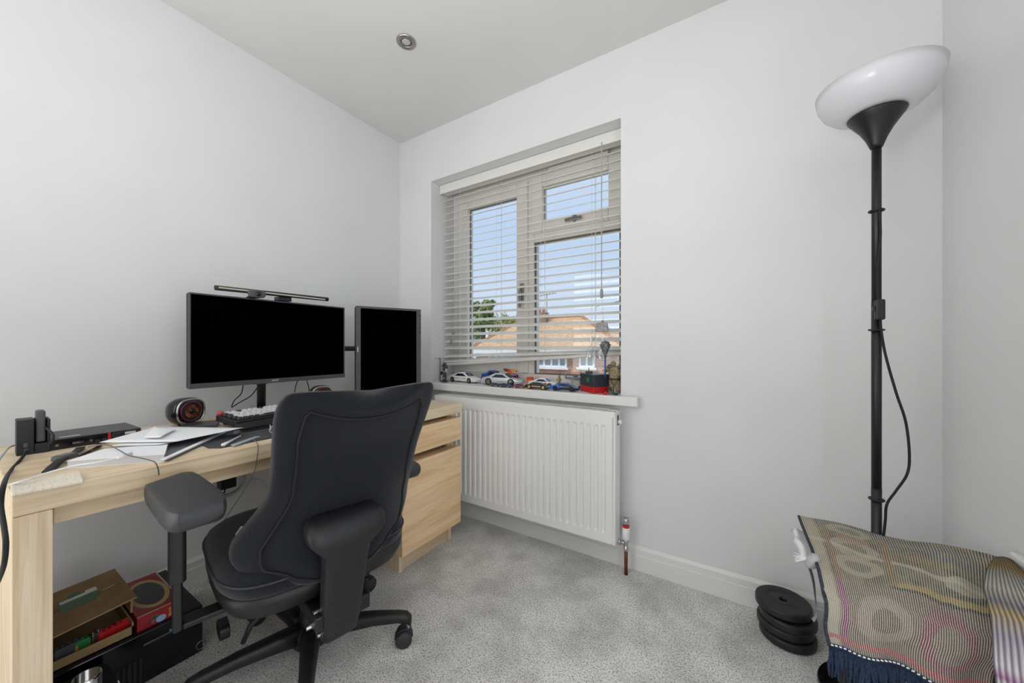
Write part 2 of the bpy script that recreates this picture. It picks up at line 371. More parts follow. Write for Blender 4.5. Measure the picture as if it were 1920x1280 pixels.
# ------------------------------------------------------------------ radiator with valve
rx0, rx1, rz0, rz1, ry = .455, 1.545, .145, .738, -.125
ra = thing('radiator', 'white ribbed panel radiator under the window sill', 'radiator', (1.0, -.07, 0))
def rad_front():
    mb = MB(); xs = []; pitch = .0345; n = int((rx1-rx0-.05)/pitch); x = rx1-.03-n*pitch
    prof = [(rx0, 0)]
    for k in range(n):
        a = x+k*pitch; prof += [(a+.004, 0), (a+.010, .007), (a+.019, .007), (a+.025, 0)]
    prof += [(rx1-.008, 0)]
    zt = [(rz0+.0, 0), (rz0+.038, 0), (rz0+.052, 1), (rz1-.075, 1), (rz1-.062, 0), (rz1-.022, 0)]
    V = [(px_, ry+d*w, z) for z, w in zt for px_, d in prof]; m_ = len(prof)
    F = [(j*m_+i, j*m_+i+1, (j+1)*m_+i+1, (j+1)*m_+i) for j in range(len(zt)-1) for i in range(m_-1)]
    return mb.add(V, F)
rad_front().build('front_panel', rad_m, ra)
MB().box((rx0, ry+.008, rz0), (rx1-.01, ry+.02, rz1-.02)).box((rx0, -.055, rz0), (rx1-.01, -.045, rz1-.02)).build('rear_panel', rad_m, ra)
MB().prism([(ry+.001, rz0-.004), (-.042, rz0-.004), (-.042, rz1-.004), (ry+.006, rz1-.004)], 'x', rx1-.012, rx1+.004).build('side_cover', rad_m, ra, bevel=.004)
MB().prism([(ry+.001, rz0-.004), (-.042, rz0-.004), (-.042, rz1-.004), (ry+.006, rz1-.004)], 'x', rx0-.004, rx0+.012).build('side_cover', rad_m, ra, bevel=.004)
mb = MB().box((rx0, ry-.001, rz1-.024), (rx1, ry+.016, rz1)).box((rx0, -.052, rz1-.012), (rx1, -.042, rz1)).box((rx1-.045, ry+.01, rz1-.012), (rx1, -.045, rz1)).box((rx0, ry+.01, rz1-.012), (rx0+.03, -.045, rz1))
k = rx0+.035
while k < rx1-.05:
    mb.box((k, ry+.014, rz1-.01), (k+.005, -.05, rz1-.001)); k += .0125
mb.build('top_grille', rad_m, ra)
MB().box((rx0+.02, ry+.022, rz0+.02), (rx1-.03, -.058, rz1-.03)).build('convector_fins', mat('radiator_inside', (120,120,120), .8), ra)
MB().box((rx1+.003, -.09, rz1-.065), (rx1+.006, -.072, rz1-.02)).build('bleed_slot', mat('slot_dark', (60,60,60), .6), ra)
MB().cyl((rx1+.004, -.078, rz1-.05), (rx1+.020, -.078, rz1-.05), .0095).build('bleed_plug', white_pl, ra, bevel=.002)
vx, vy = 1.583, -.072
va = thing('radiator_valve', 'chrome and white thermostatic radiator valve on a copper pipe', 'valve', (vx, vy, 0))
MB().cyl((vx, vy, 0), (vx, vy, .112), .0078).build('pipe', copper, va, smooth=True)
MB().lathe([(.0105,.108),(.0115,.112),(.0115,.124),(.009,.127),(.009,.146),(.0115,.149),(.0115,.160)], (vx,vy,0), 20).cyl((vx-.004,vy,.14),(rx1+.004,vy,.14),.0075).cyl((rx1+.004,vy,.14),(rx1+.014,vy,.14),.013).cyl((rx1+.02,vy,.14),(rx1+.03,vy,.14),.010).build('valve_body', chrome, va, smooth=True)
MB().lathe([(.0135,.160),(.0155,.164),(.0165,.178),(.0165,.212),(.0155,.214)], (vx,vy,0), 24).build('sensor_head', white_pl, va, smooth=True)
MB().lathe([(.0155,.2135),(.0158,.2245),(.0155,.225)], (vx,vy,0), 24).build('red_band', red_m, va, smooth=True)
MB().lathe([(.0152,.225),(.0152,.250),(.013,.2545),(.001,.2545)], (vx,vy,0), 24).build('cap', chrome, va, smooth=True)

# ------------------------------------------------------------------ floor lamp
lx, ly = 2.352, -.285
la = thing('floor_lamp', 'black floor uplighter with a white bowl shade beside the blank wall', 'lamp', (lx, ly, 0))
MB().lathe([(.001,0),(.13,0),(.132,.006),(.128,.014),(.06,.020),(.016,.030),(.012,.030)], (lx,ly,0), 48).build('base', black_gl, la, smooth=True)
MB().cyl((lx,ly,.02),(lx,ly,.62),.0115).cyl((lx,ly,.62),(lx,ly,1.16),.0112).cyl((lx,ly,1.16),(lx,ly,1.62),.0108).build('pole', dark_metal, la, smooth=True)
MB().lathe([(.0135,1.604),(.0165,1.612),(.023,1.630),(.036,1.656),(.052,1.680),(.062,1.694),(.0635,1.698),(.058,1.698)], (lx,ly,0), 40).build('shade_holder', dark_metal, la, smooth=True)
def shade_mat():
    m = mat('opal_shade', (238,238,242), .22); t = m.node_tree; b = t.nodes['Principled BSDF']; o = t.nodes['Material Output']
    tr = t.nodes.new('ShaderNodeBsdfTranslucent'); tr.inputs[0].default_value = (.9,.9,.92,1); x = t.nodes.new('ShaderNodeMixShader'); x.inputs[0].default_value = .35
    t.links.new(b.outputs[0], x.inputs[1]); t.links.new(tr.outputs[0], x.inputs[2]); t.links.new(x.outputs[0], o.inputs[0]); return m
prof = [(.05,1.698),(.075,1.703),(.1,1.716),(.12,1.736),(.132,1.760),(.1365,1.788),(.1345,1.788),(.130,1.762),(.117,1.739),(.097,1.720),(.07,1.707),(.05,1.702)]
MB().lathe(prof, (lx,ly,0), 56, cap=False, closed=True).build('shade', shade_mat(), la, smooth=True)
clip = mat('cable_clip', (20,20,22), .5)
def P(px, py): return at(px, py, 'y', ly-.013)
MB().tube(smooth_path([P(1649,392), P(1651,440), P(1647,480), P(1645,520), P(1646,565)]), .003, 8).build('cord', rubber, la, smooth=True)
a = P(1649,580); MB().box((a.x-.0115, ly-.03, a.z-.03), (a.x+.009, ly-.009, a.z+.028)).build('switch_box', black_pl, la, bevel=.004)
MB().box((a.x-.016, ly-.025, a.z-.004), (a.x-.011, ly-.015, a.z+.009)).build('switch_slider', black_pl, la, bevel=.001)
MB().tube(smooth_path([P(1650,598), P(1653,625), P(1661,668), P(1680,735), P(1698,790), P(1705,850), P(1701,888), P(1680,920), P(1663,945), P(1660,975), P(1656,1010)]), .0032, 8).build('cord', rubber, la, smooth=True)
for py in (392, 618, 940):
    a = P(1650 if py < 900 else 1655, py); MB().tube([(lx+.0155*math.cos(t*.4), ly+.0155*math.sin(t*.4), a.z) for t in range(16)], .003, 6, closed=True).build('cable_clip', clip, la, smooth=True)

# ------------------------------------------------------------------ weight plates
px_, py_ = 2.157, -.125
PLR = noisy('black_vinyl_plate', (25,26,28), (31,32,34), 60, .5, .15, 500, bdist=.0005)
labs = ['lowest black weight plate of the stack standing on the carpet', 'black weight plate second from the floor in the stack', 'black weight plate third from the floor in the stack', 'topmost black weight plate with its centre hole showing']
for i in range(4):
    z = .032*i; cx, cy = px_+(.004,-.003,.004,-.008)[i], py_+(0,.004,-.003,.006)[i]; rr = (.083,.083,.083,.083)[i]
    t = thing('weight_plate', labs[i], 'weight plate', (cx, cy, z), 0, 'stack of black weight plates')
    pr = [(.0125,.002),(.0135,.001),(.03,.001),(rr-.010,.001),(rr-.004,.002),(rr-.001,.005),(rr,.008),(rr,.009),(rr,.023),(rr,.024),(rr-.001,.0275),(rr-.003,.0295),(rr-.006,.0305),(rr-.007,.0305),(.053,.0300),(.052,.0298),(.050,.0285),(.049,.0283),(.030,.0283),(.029,.0290),(.028,.0298),(.0135,.0300),(.0125,.0292)]
    MB().lathe(pr, (cx,cy,z), 48, cap=False, closed=True).build('plate', PLR, t, smooth=True)
    if i == 3:
        o = text('weight_mark', '5', .022, (cx-.045, cy+.03, z+.0302), (0,0,R(-40)), PLR, t, .0006)

# ------------------------------------------------------------------ rug draped over a stool
def rug_mat():
    m = mat('woven_rug', (150,140,120), .95, spec=.1); b = m.node_tree.nodes['Principled BSDF']
    uvn = N(m, 'ShaderNodeUVMap'); sp = N(m, 'ShaderNodeSeparateXYZ'); L(m, uvn.outputs[0], sp.inputs[0]); U, V = sp.outputs[0], sp.outputs[1]
    def mth(op, a, b_=None, c_=None):
        n = N(m, 'ShaderNodeMath', operation=op)
        for i, q in enumerate((a, b_, c_)):
            if q is None: continue
            if isinstance(q, (int, float)): n.inputs[i].default_value = q
            else: L(m, q, n.inputs[i])
        return n.outputs[0]
    def ss(x, lo, hi):
        n = N(m, 'ShaderNodeMapRange', interpolation_type='SMOOTHSTEP'); L(m, x, n.inputs[0]); n.inputs[1].default_value = lo; n.inputs[2].default_value = hi
        return n.outputs[0]
    wob = N(m, 'ShaderNodeTexNoise', Scale=9, Detail=2); L(m, uvn.outputs[0], wob.inputs['Vector']); wv = mth('MULTIPLY', mth('SUBTRACT', wob.outputs['Fac'], .5), .035)
    U2, V2 = mth('ADD', U, wv), mth('ADD', V, wv)
    def band(x, c, w): return mth('SUBTRACT', 1, ss(mth('ABSOLUTE', mth('SUBTRACT', x, c)), w*.8, w*1.2))
    def rad(u0, v0, ru, rv):
        a = mth('DIVIDE', mth('SUBTRACT', U2, u0), ru); c_ = mth('DIVIDE', mth('SUBTRACT', V2, v0), rv)
        return mth('SQRT', mth('ADD', mth('MULTIPLY', a, a), mth('MULTIPLY', c_, c_)))
    def disc(u0, v0, ru, rv): return mth('SUBTRACT', 1, ss(rad(u0, v0, ru, rv), .92, 1.06))
    n = N(m, 'ShaderNodeTexNoise', Scale=7, Detail=5, Roughness=.65); L(m, uvn.outputs[0], n.inputs['Vector'])
    col = ramp(m, n.outputs['Fac'], [(.3, (52,53,54)), (.43, (96,90,78)), (.56, (134,124,102)), (.70, (92,72,54))]).outputs[0]
    def over(mask, c, k=1.0):
        nonlocal col
        x = N(m, 'ShaderNodeMix', data_type='RGBA'); L(m, mth('MULTIPLY', mask, k), x.inputs[0]); L(m, col, x.inputs[6]); x.inputs[7].default_value = (*srgb(c), 1); col = x.outputs[2]
    front = ss(V2, .56, .64)
    over(front, (104,88,88), .75)
    over(mth('SUBTRACT', 1, ss(U, .07, .10)), (178,170,150), .8)
    for v0, ru, rv in ((.10,.13,.07),(.30,.14,.10),(.47,.15,.085)):
        over(disc(.275, v0, ru, rv), (172,164,142), .8); over(disc(.275, v0, ru*.55, rv*.5), (112,106,92), .9)
    over(disc(.275, .20, .10, .05), (150,112,78), .6)
    for u0, v0, ru, rv, c in ((.6,.12,.16,.09,(96,100,112)),(.62,.30,.15,.08,(120,104,78)),(.8,.22,.12,.1,(100,108,116)),(.66,.44,.17,.07,(112,110,104)),(.84,.46,.1,.06,(184,180,160))):
        over(disc(u0, v0, ru, rv), c, .7); over(disc(u0, v0, ru*.5, rv*.45), (150,128,92), .5)
    over(band(mth('ADD', V2, mth('MULTIPLY', U2, -.22)), .27, .018), (204,198,176), .6)
    over(mth('MULTIPLY', band(U2, .125, .016), mth('SUBTRACT', 1, front)), (134,100,64), .9)
    over(mth('MULTIPLY', band(U2, .455, .018), mth('SUBTRACT', 1, front)), (134,100,64), .9)
    for uc in (.125, .455): over(mth('MULTIPLY', band(U2, uc, .022), mth('SUBTRACT', 1, ss(V, .07, .09))), (92,118,138), .9)
    over(mth('MULTIPLY', band(V2, .575, .02), ss(U, .45, .5)), (176,152,84), .8)
    over(mth('MULTIPLY', band(V2, .605, .008), ss(U, .42, .46)), (44,46,54), .9)
    over(mth('MULTIPLY', band(U2, .125, .018), front), (126,52,104), .95)
    over(mth('MULTIPLY', disc(.36, .76, .17, .115), front), (146,132,126), .75); over(disc(.37, .76, .09, .06), (92,80,74), .9)
    over(mth('MULTIPLY', disc(.73, .78, .16, .14), front), (124,58,86), .85); over(disc(.74, .78, .10, .085), (112,104,94), .9)
    over(band(mth('ADD', V2, mth('MULTIPLY', U2, -.03)), .915, .014), (168,52,72), .9)
    thr = mth('SINE', mth('MULTIPLY', U, 2*math.pi*74)); thr = ss(thr, -.4, .6)
    wv2 = N(m, 'ShaderNodeTexNoise', Scale=140, Detail=1); L(m, uvn.outputs[0], wv2.inputs['Vector'])
    x = N(m, 'ShaderNodeMix', data_type='RGBA'); L(m, mth('MULTIPLY', mth('SUBTRACT', 1, thr), mth('ADD', wv2.outputs['Fac'], .15)), x.inputs[0]); L(m, col, x.inputs[6]); x.inputs[7].default_value = (*srgb((208,202,188)), 1)
    L(m, x.outputs[2], b.inputs['Base Color'])
    bp = N(m, 'ShaderNodeBump', Strength=.7, Distance=.002); L(m, thr, bp.inputs['Height']); L(m, bp.outputs[0], b.inputs['Normal'])
    return m
def stripe_mat():
    m = mat('woven_rug_reverse', (170,166,160), .95, spec=.1); b = m.node_tree.nodes['Principled BSDF']
    uvn = N(m, 'ShaderNodeUVMap'); sp = N(m, 'ShaderNodeSeparateXYZ'); L(m, uvn.outputs[0], sp.inputs[0])
    r = ramp(m, sp.outputs[1], [(0,(150,140,112)),(.12,(168,140,98)),(.22,(176,176,166)),(.36,(206,202,188)),(.48,(150,146,152)),(.56,(198,178,132)),(.66,(178,174,188)),(.78,(222,216,222)),(.86,(182,138,176)),(.90,(216,208,214)),(1,(230,224,230))])
    mp = N(m, 'ShaderNodeMapping'); mp.inputs['Scale'].default_value = (7.5, .6, 1); L(m, uvn.outputs[0], mp.inputs[0])
    w = N(m, 'ShaderNodeTexWave', Scale=1.0, Distortion=1.2); w.bands_direction = 'X'; L(m, mp.outputs[0], w.inputs['Vector'])
    x = N(m, 'ShaderNodeMix', data_type='RGBA', blend_type='MULTIPLY'); x.inputs[0].default_value = .75
    w2 = ramp(m, w.outputs['Fac'], [(.1,(120,118,122)),(.5,(255,255,255))]); L(m, r.outputs[0], x.inputs[6]); L(m, w2.outputs[0], x.inputs[7]); L(m, x.outputs[2], b.inputs['Base Color'])
    bp = N(m, 'ShaderNodeBump', Strength=.8, Distance=.003); L(m, w.outputs['Fac'], bp.inputs['Height']); L(m, bp.outputs[0], b.inputs['Normal'])
    return m
KV = [0,.2,.4,.6,.68,.78,1]
LC = [(2.178,-.27,.490),(2.179,-.38,.494),(2.18,-.49,.494),(2.18,-.595,.484),(2.182,-.632,.462),(2.186,-.648,.420),(2.190,-.645,.345)]
RC = [(2.562,-.325,.502),(2.54,-.39,.500),(2.50,-.49,.496),(2.462,-.585,.486),(2.452,-.617,.466),(2.446,-.632,.420),(2.435,-.625,.335)]
def curve3(C, v): return Vector([interp(v, KV, [c_[i] for c_ in C]) for i in range(3)])
def rugfn(u, v):
    a, b = curve3(LC, v), curve3(RC, v); p = a.lerp(b, u)
    p.z += .006*math.sin(9*u+5*v)*min(1, 3*u)+.010*math.exp(-((u-.72-.2*v)/.07)**2)*math.exp(-((v-.32)/.22)**2)-.006*math.exp(-((u-.62-.2*v)/.05)**2)*math.exp(-((v-.32)/.25)**2)
    if v > .7: p.y += .010*math.sin(14*u+1)*(v-.7)/.3; p.x += .003*math.sin(20*v)
    if u < .1: p.z -= .004*(1-u/.1)*math.sin(8*v)
    return p
rug = thing('rug', 'patterned woven rug with navy fringe draped over a stool beneath the floor lamp', 'rug', (2.33, -.46, .47))
nu, nv = 48, 44
MB().grid(rugfn, nu, nv).build('woven_sheet', rug_mat(), rug, smooth=True, solid=.005, uv=[(i/nu, j/nv) for j in range(nv+1) for i in range(nu+1)])
FL_ = [(2.545,-.355,.512),(2.50,-.46,.520),(2.462,-.56,.520),(2.443,-.635,.505),(2.432,-.665,.475),(2.424,-.682,.44),(2.415,-.70,.395)]
FR_ = [(2.566,-.42,.512),(2.566,-.56,.515),(2.566,-.66,.512),(2.566,-.74,.500),(2.564,-.79,.478),(2.562,-.82,.44),(2.560,-.84,.395)]
def foldfn(u, v):
    p = curve3(FL_, v).lerp(curve3(FR_, v), u); bulge = math.sin(math.pi*min(1, u*1.1))
    p.z += .016*bulge*(1-v*.5); p.y += .005*math.sin(16*u)*v; p.x -= .012*math.sin(math.pi*v)*(1-u); return p
MB().grid(foldfn, 24, 30).build('turned_over_end', stripe_mat(), rug, smooth=True, solid=.006, uv=[(i/24, j/30) for j in range(31) for i in range(25)])
navy_yarn = noisy('navy_yarn', (24,36,58), (40,58,86), 200, .95, .4, 500)
MB().tube([rugfn(0, j/30)+Vector((-.001,0,0)) for j in range(31)], .0042, 6).build('navy_binding', noisy('navy_binding', (38,42,58), (66,68,80), 160, .9, .4, 300), rug, smooth=True)
mb = MB()
for i in range(150):
    u = i/149; p = rugfn(u, 1)+Vector((0,0,.004)); q = Vector((random.uniform(-.006,.006), random.uniform(-.014,.006), -.06+random.uniform(-.012,.01)))
    mb.tube([p, p+q*.35+Vector((0,-.006,0)), p+q*.7+Vector((random.uniform(-.004,.004),-.004,0)), p+q], [.0028,.0032,.0028,.0016], 5)
for i in range(70):
    u = i/69; p = foldfn(u, 1)+Vector((0,0,.006)); q = Vector((random.uniform(-.02,.006), random.uniform(-.03,-.0), -.07+random.uniform(-.015,.01)))
    mb.tube([p, p+q*.3+Vector((-.003,-.012,.004)), p+q*.7+Vector((random.uniform(-.005,.005),-.008,0)), p+q], [.0034,.0042,.0036,.002], 5)
o = mb.build('fringe', navy_yarn, rug, smooth=True); o['kind'] = 'stuff'
MB().tube([rugfn(i/40, .985)+Vector((0,-.003,0)) for i in range(41)], .0045, 6).build('knotted_edge', navy_yarn, rug, smooth=True)
mb = MB()
for i in range(34):
    p = rugfn((i+.5)/34, .975)+Vector((0,-.0075,0)); mb.box(p-Vector((.0022,.001,.0012)), p+Vector((.0022,.001,.0012)))
o = mb.build('white_stitches', paper, rug); o['kind'] = 'stuff'
st = thing('stool', 'low black padded stool hidden beneath the draped rug', 'stool', (2.40, -.48, 0))
MB().prism(rrect(2.40,-.485,.30,.22,.03), 'z', .435, .472).build('seat', black_pl, st, bevel=.008)
for sx in (-1, 1):
    for sy in (-1, 1): MB().cyl((2.40+sx*.135, -.49+sy*.085, 0), (2.40+sx*.125, -.49+sy*.08, .44), .010, n=12).build('leg', dark_metal, st, smooth=True)
wc = thing('white_cloth', 'white folded cloth with a grey strap poking out under the rug edge', 'cloth', (2.19, -.42, .46))
mb = MB(); 
def clothfn(u, v):
    y = -.315-.17*v; return Vector((2.156+.05*u+.004*math.sin(9*v), y, .466-.010*math.sin(math.pi*u)-.008*math.sin(7*v)))
MB().grid(clothfn, 6, 10).build('fold', paper, wc, smooth=True, solid=.016)
q = at(1523,1052,'x',2.172)
MB().lathe([(.004,-.02),(.012,-.012),(.014,.004),(.009,.018),(.002,.022)], q, 12, M=Matrix.Rotation(.5,3,'Y')).build('toggle', mat('toggle_grey', (176,176,178), .5), wc, smooth=True)
mb = MB()
for k in range(12): mb.tube([q+Vector((-.008,0,.004)), q+Vector((-.03-.008*random.random(), random.uniform(-.012,.012), random.uniform(-.012,.016)))], .0007, 4)
mb.build('frayed_threads', paper, wc)['kind'] = 'stuff'
sp_ = [at(x_, y_, 'y', -.47) for x_, y_ in ((1516,1058),(1525,1090),(1529,1125),(1531,1150),(1524,1163))]
def strapfn(u, v):
    p = smooth_path(sp_, 4); i = v*(len(p)-1); k = min(int(i), len(p)-2); return p[k].lerp(p[k+1], i-k)+Vector((.007*(u-.5)*math.cos(2.2*v), .012*(u-.5), 0))
MB().grid(strapfn, 2, 24).build('strap', mat('grey_webbing', (150,152,154), .7), wc, smooth=True, solid=.0012)

# ------------------------------------------------------------------ desk
DX0, DX1, DY0, DY1 = .135, .7725, -1.6487, -.2487
dk = thing('desk', 'light oak desk with a drawer unit standing along the wall', 'desk', (.45, -.95, 0))
MB().box((DX0, DY0, .683), (DX1, DY1, .73)).build('desktop', oak_y, dk, bevel=.0025)
MB().box((DX0, DY0, 0), (DX1, DY0+.052, .6825)).build('end_panel', oak_z, dk, bevel=.002)
MB().box((.22, DY0+.056, .638), (.735, -.62, .680)).build('pull_out_panel', oak_y, dk, bevel=.002)
MB().box((DX0, -.614, 0), (.708, -.590, .682)).build('cabinet_side', oak_z, dk, bevel=.001)
MB().box((DX0, -.285, 0), (.708, -.262, .682)).build('cabinet_side', oak_z, dk, bevel=.001)
MB().box((DX0, -.590, .05), (DX0+.012, -.285, .682)).build('cabinet_back', oak_z, dk)
MB().box((.68, -.590, 0), (.695, -.285, .10)).build('plinth', oak_y, dk)
MB().box((.66, -.590, .10), (.675, -.285, .682)).build('inner_front', oak_y, dk)
MB().box((.710, -.651, .542), (DX1, -.259, .660)).build('drawer_front', oak_front, dk, bevel=.002)
MB().box((.710, -.651, .108), (DX1, -.259, .507)).build('cabinet_door', oak_front, dk, bevel=.002)
for z_ in (.505, .655): MB().box((.69, -.30, z_), (.712, -.262, min(z_+.04, .682))).build('rail', oak_z, dk)

# ------------------------------------------------------------------ monitors and their arm
dark_bez = noisy('monitor_bezel', (70,72,75), (74,76,79), 60, .45)
mo = thing('monitor', 'wide black computer monitor with a blank screen above the keyboard', 'monitor', (.28, -.925, .875))
my0, my1, mz0, mz1, mx = -1.2365, -.6155, .873, 1.231, .302
MB().box((mx-.032, my0, mz0), (mx-.003, my1, mz1)).build('rear_shell', black_pl, mo, bevel=.006)
MB().box((mx-.006, my0, mz0), (mx+.002, my1, mz0+.019)).box((mx-.006, my0, mz0+.019), (mx, my0+.006, mz1)).box((mx-.006, my1-.006, mz0+.019), (mx, my1, mz1)).box((mx-.006, my0+.006, mz1-.006), (mx, my1-.006, mz1)).build('bezel', dark_bez, mo, bevel=.0012)
MB().box((mx-.005, my0+.006, mz0+.019), (mx-.0012, my1-.006, mz1-.006)).build('screen', screen_m, mo)
text('logo', 'acer', .016, (mx+.0022, at(516,712,'x',mx).y, at(516,712,'x',mx).z), (R(90), 0, R(90)), mat('logo_silver', (214,214,216), .35), mo)
A = Vector((.318, -.563, 1.2445)); B = Vector((.459, -.243, 1.2445)); W2 = (B-A).length; ang = math.atan2((B-A).y, (B-A).x); H2 = .487
m2 = thing('monitor', 'black portrait monitor turned upright by the window corner', 'monitor', (A+B)/2-Vector((0,0,H2)), ang)
# local x runs along the panel, local -y faces the camera
MB().box((-W2/2, .003, 0), (W2/2, .045, H2)).build('rear_shell', black_pl, m2, bevel=.008)
MB().box((-W2/2,-.004,0), (-W2/2+.023,.006,H2)).box((W2/2-.026,-.004,0), (W2/2,.006,H2)).box((-W2/2+.023,-.004,0), (W2/2-.026,.006,.013)).box((-W2/2+.023,-.004,H2-.012), (W2/2-.026,.006,H2)).build('bezel', dark_bez, m2, bevel=.0015)
MB().box((-W2/2+.023,-.001,.013), (W2/2-.026,.003,H2-.012)).build('screen', screen_m, m2)
MB().box((-W2/2+.006,-.0046,.245), (-W2/2+.011,-.0035,.272)).build('badge', mat('badge_silver', (190,190,192), .4), m2)
mb = MB()
for k in range(5): mb.box((W2/2-.006,-.0046,H2-.03-.024*k-.012), (W2/2-.003,-.0035,H2-.03-.024*k))
mb.build('buttons', black_gl, m2)
ar = thing('monitor_mount', 'black twin monitor arm clamped to the back of the desk', 'monitor arm', (.19, -.945, .73))
py0 = at(490, 735, 'x', .19).y
MB().cyl((.19, py0, .733), (.19, py0, 1.12), .017, n=24).build('pole', dark_metal, ar, smooth=True)
MB().lathe([(.0175,.86),(.024,.862),(.024,.892),(.0175,.894)], (.19, py0, 0), 24).build('collar', black_pl, ar, smooth=True)
MB().prism(rrect(.20,py0,.11,.09,.012), 'z', .7305, .742).box((.118, py0-.03, .64), (.132, py0+.03, .742)).box((.118, py0-.03, .7305), (.2, py0+.03, .742)).build('clamp', dark_metal, ar, bevel=.002)
MB().tube([(.19,py0,1.02),(.14,-.78,1.02),(.16,-.62,1.02)], .014, 10).tube([(.16,-.62,1.02),(.26,-.49,1.02),(.330,-.378,1.01)], .014, 10).build('side_arm', dark_metal, ar, smooth=True)
MB().tube([(.19,py0,1.05),(.245,-.925,1.05)], .014, 10).box((.244,-.975,1.0),(.269,-.875,1.1)).build('main_bracket', dark_metal, ar)
lb = thing('light_bar', 'slim black screen light bar lying along the top of the wide monitor', 'light bar', (.31, -.94, 1.24))
MB().cyl((.318, -1.164, 1.2555), (.318, -.716, 1.2605), .0095, n=16).build('tube', dark_metal, lb, smooth=True)
MB().box((.3262, -1.155, 1.2535), (.3285, -.735, 1.2585), Matrix.Translation((0,0,.001))).build('diffuser', mat('led_strip_off', (196,190,172), .4), lb)
MB().box((.270, -.935, 1.2325), (.312, -.88, 1.2505)).build('clip', black_pl, lb, bevel=.003)
wb = thing('webcam', 'small black webcam clipped to the top middle of the wide monitor', 'webcam', (.33, -1.025, 1.232))
c = at(481, 551, 'x', .338)
MB().prism(rrect(c.y, c.z, .062, .030, .013), 'x', .332, .350).build('housing', grey_pl, wb, bevel=.004)
MB().lathe([(.001,.0),(.0095,.0),(.0105,-.002),(.0105,-.006)], (.354, c.y+.002, c.z), 20, axis='x').build('lens', black_gl, wb, smooth=True)
MB().box((.30, c.y-.02, 1.2315), (.334, c.y+.02, c.z-.008)).box((.262, c.y-.015, 1.21), (.268, c.y+.015, 1.234)).box((.262, c.y-.015, 1.2315), (.31, c.y+.015, 1.236)).build('mount', black_pl, wb, bevel=.002)

# ------------------------------------------------------------------ speakers
def speaker(label, c, rz):
    t = thing('speaker', label, 'speaker', (c[0], c[1], c[2]-.052), rz, 'pair of desktop speakers')
    zc = .053
    secs = []
    for x, r_, w in ((-.062,.012,.012),(-.058,.026,.026),(-.045,.040,.042),(-.02,.050,.052),(.01,.051,.054),(.022,.047,.050),(.024,.040,.042)):
        secs.append([Vector((x, w*math.copysign(abs(math.cos(a_))**.75, math.cos(a_)), zc+r_*math.copysign(abs(math.sin(a_))**.75, math.sin(a_)))) for a_ in [2*math.pi*k/28 for k in range(28)]])
    MB().ring(secs).build('cabinet', black_gl, t, smooth=True)
    MB().tube([(.0225, .0478*math.copysign(abs(math.cos(a_))**.75, math.cos(a_)), zc+.0455*math.copysign(abs(math.sin(a_))**.75, math.sin(a_))) for a_ in [2*math.pi*k/32 for k in range(32)]], .0035, 8, closed=True).build('chrome_ring', chrome, t, smooth=True)
    MB().lathe([(.034,.0245),(.037,.027),(.039,.0245)], (0,0,zc), 32, axis='x', cap=False).build('red_ring', mat('speaker_red_ring', (120,34,56), .3), t, smooth=True)
    MB().lathe([(.034,.0250),(.028,.0265),(.024,.026)], (0,0,zc), 32, axis='x', cap=False).build('surround', rubber, t, smooth=True)
    MB().lathe([(.0255,.0255),(.012,.0255),(.001,.0255)], (0,0,zc), 32, axis='x').build('cone', mat('speaker_orange', (244,146,98), .5), t, smooth=True)
    MB().ball((.0265,0,zc), .010, 16, (.6,1,1)).build('dust_cap', black_gl, t, smooth=True)
    for sy in (-1, 1): MB().cyl((-.005, sy*.022, 0), (-.005, sy*.02, .012), .006, n=10).build('foot', rubber, t)
    return t
c1 = at(350, 772, 'x', .215)
speaker('round black speaker with an orange cone beside the papers', (c1.x, c1.y, .782), R(20))
c2 = at(602, 737, 'x', .215)
speaker('round black speaker with an orange cone peeping above the chair back', (c2.x, c2.y, .782), R(-14))

# ------------------------------------------------------------------ keyboard, wrist rest, desk mat
ma = tag(MB().prism([(.425,-1.285),(.69,-1.305),(.722,-1.285),(.724,-.70),(.425,-.70)], 'z', .7302, .7335).build('desk_mat', noisy('mat_grey', (62,63,67), (72,73,77), 160, .9, .3, 600), bevel=.0006), 'dark grey desk mat under the keyboard', 'desk mat')
KR = R(6)
kx, ky = at(436, 772, 'z', .775).x, at(436, 772, 'z', .775).y
kb = thing('keyboard', 'black keyboard with white keys and a red volume knob standing on the desk mat', 'keyboard', (.395, -.975, .7336), KR)
TK = Matrix.Rotation(R(-4), 4, 'Y')           # raised towards the back
TK = Matrix.Translation((0,0,.022)) @ Matrix.Rotation(R(5), 4, 'Y')
MB().box((-.07,-.19,-.012), (.07,.19,.012), TK).build('case', black_pl, kb, bevel=.004, local=True)
for y_ in (-.16, .16): MB().box((-.06,y_-.01,0),(-.045,y_+.01,.028)).build('foot', black_pl, kb, local=True)
keyc = mat('keycap_white', (226,226,228), .45); keyd = mat('keycap_dark', (58,60,64), .5)
km = MB(); w_ = .0078; km.ring([[Vector((x_*s_, y_*s_, z_)) for x_, y_ in ((-w_,-w_),(w_,-w_),(w_,w_),(-w_,w_))] for s_, z_ in ((1,0),(.78,.0085))])
kproto = None
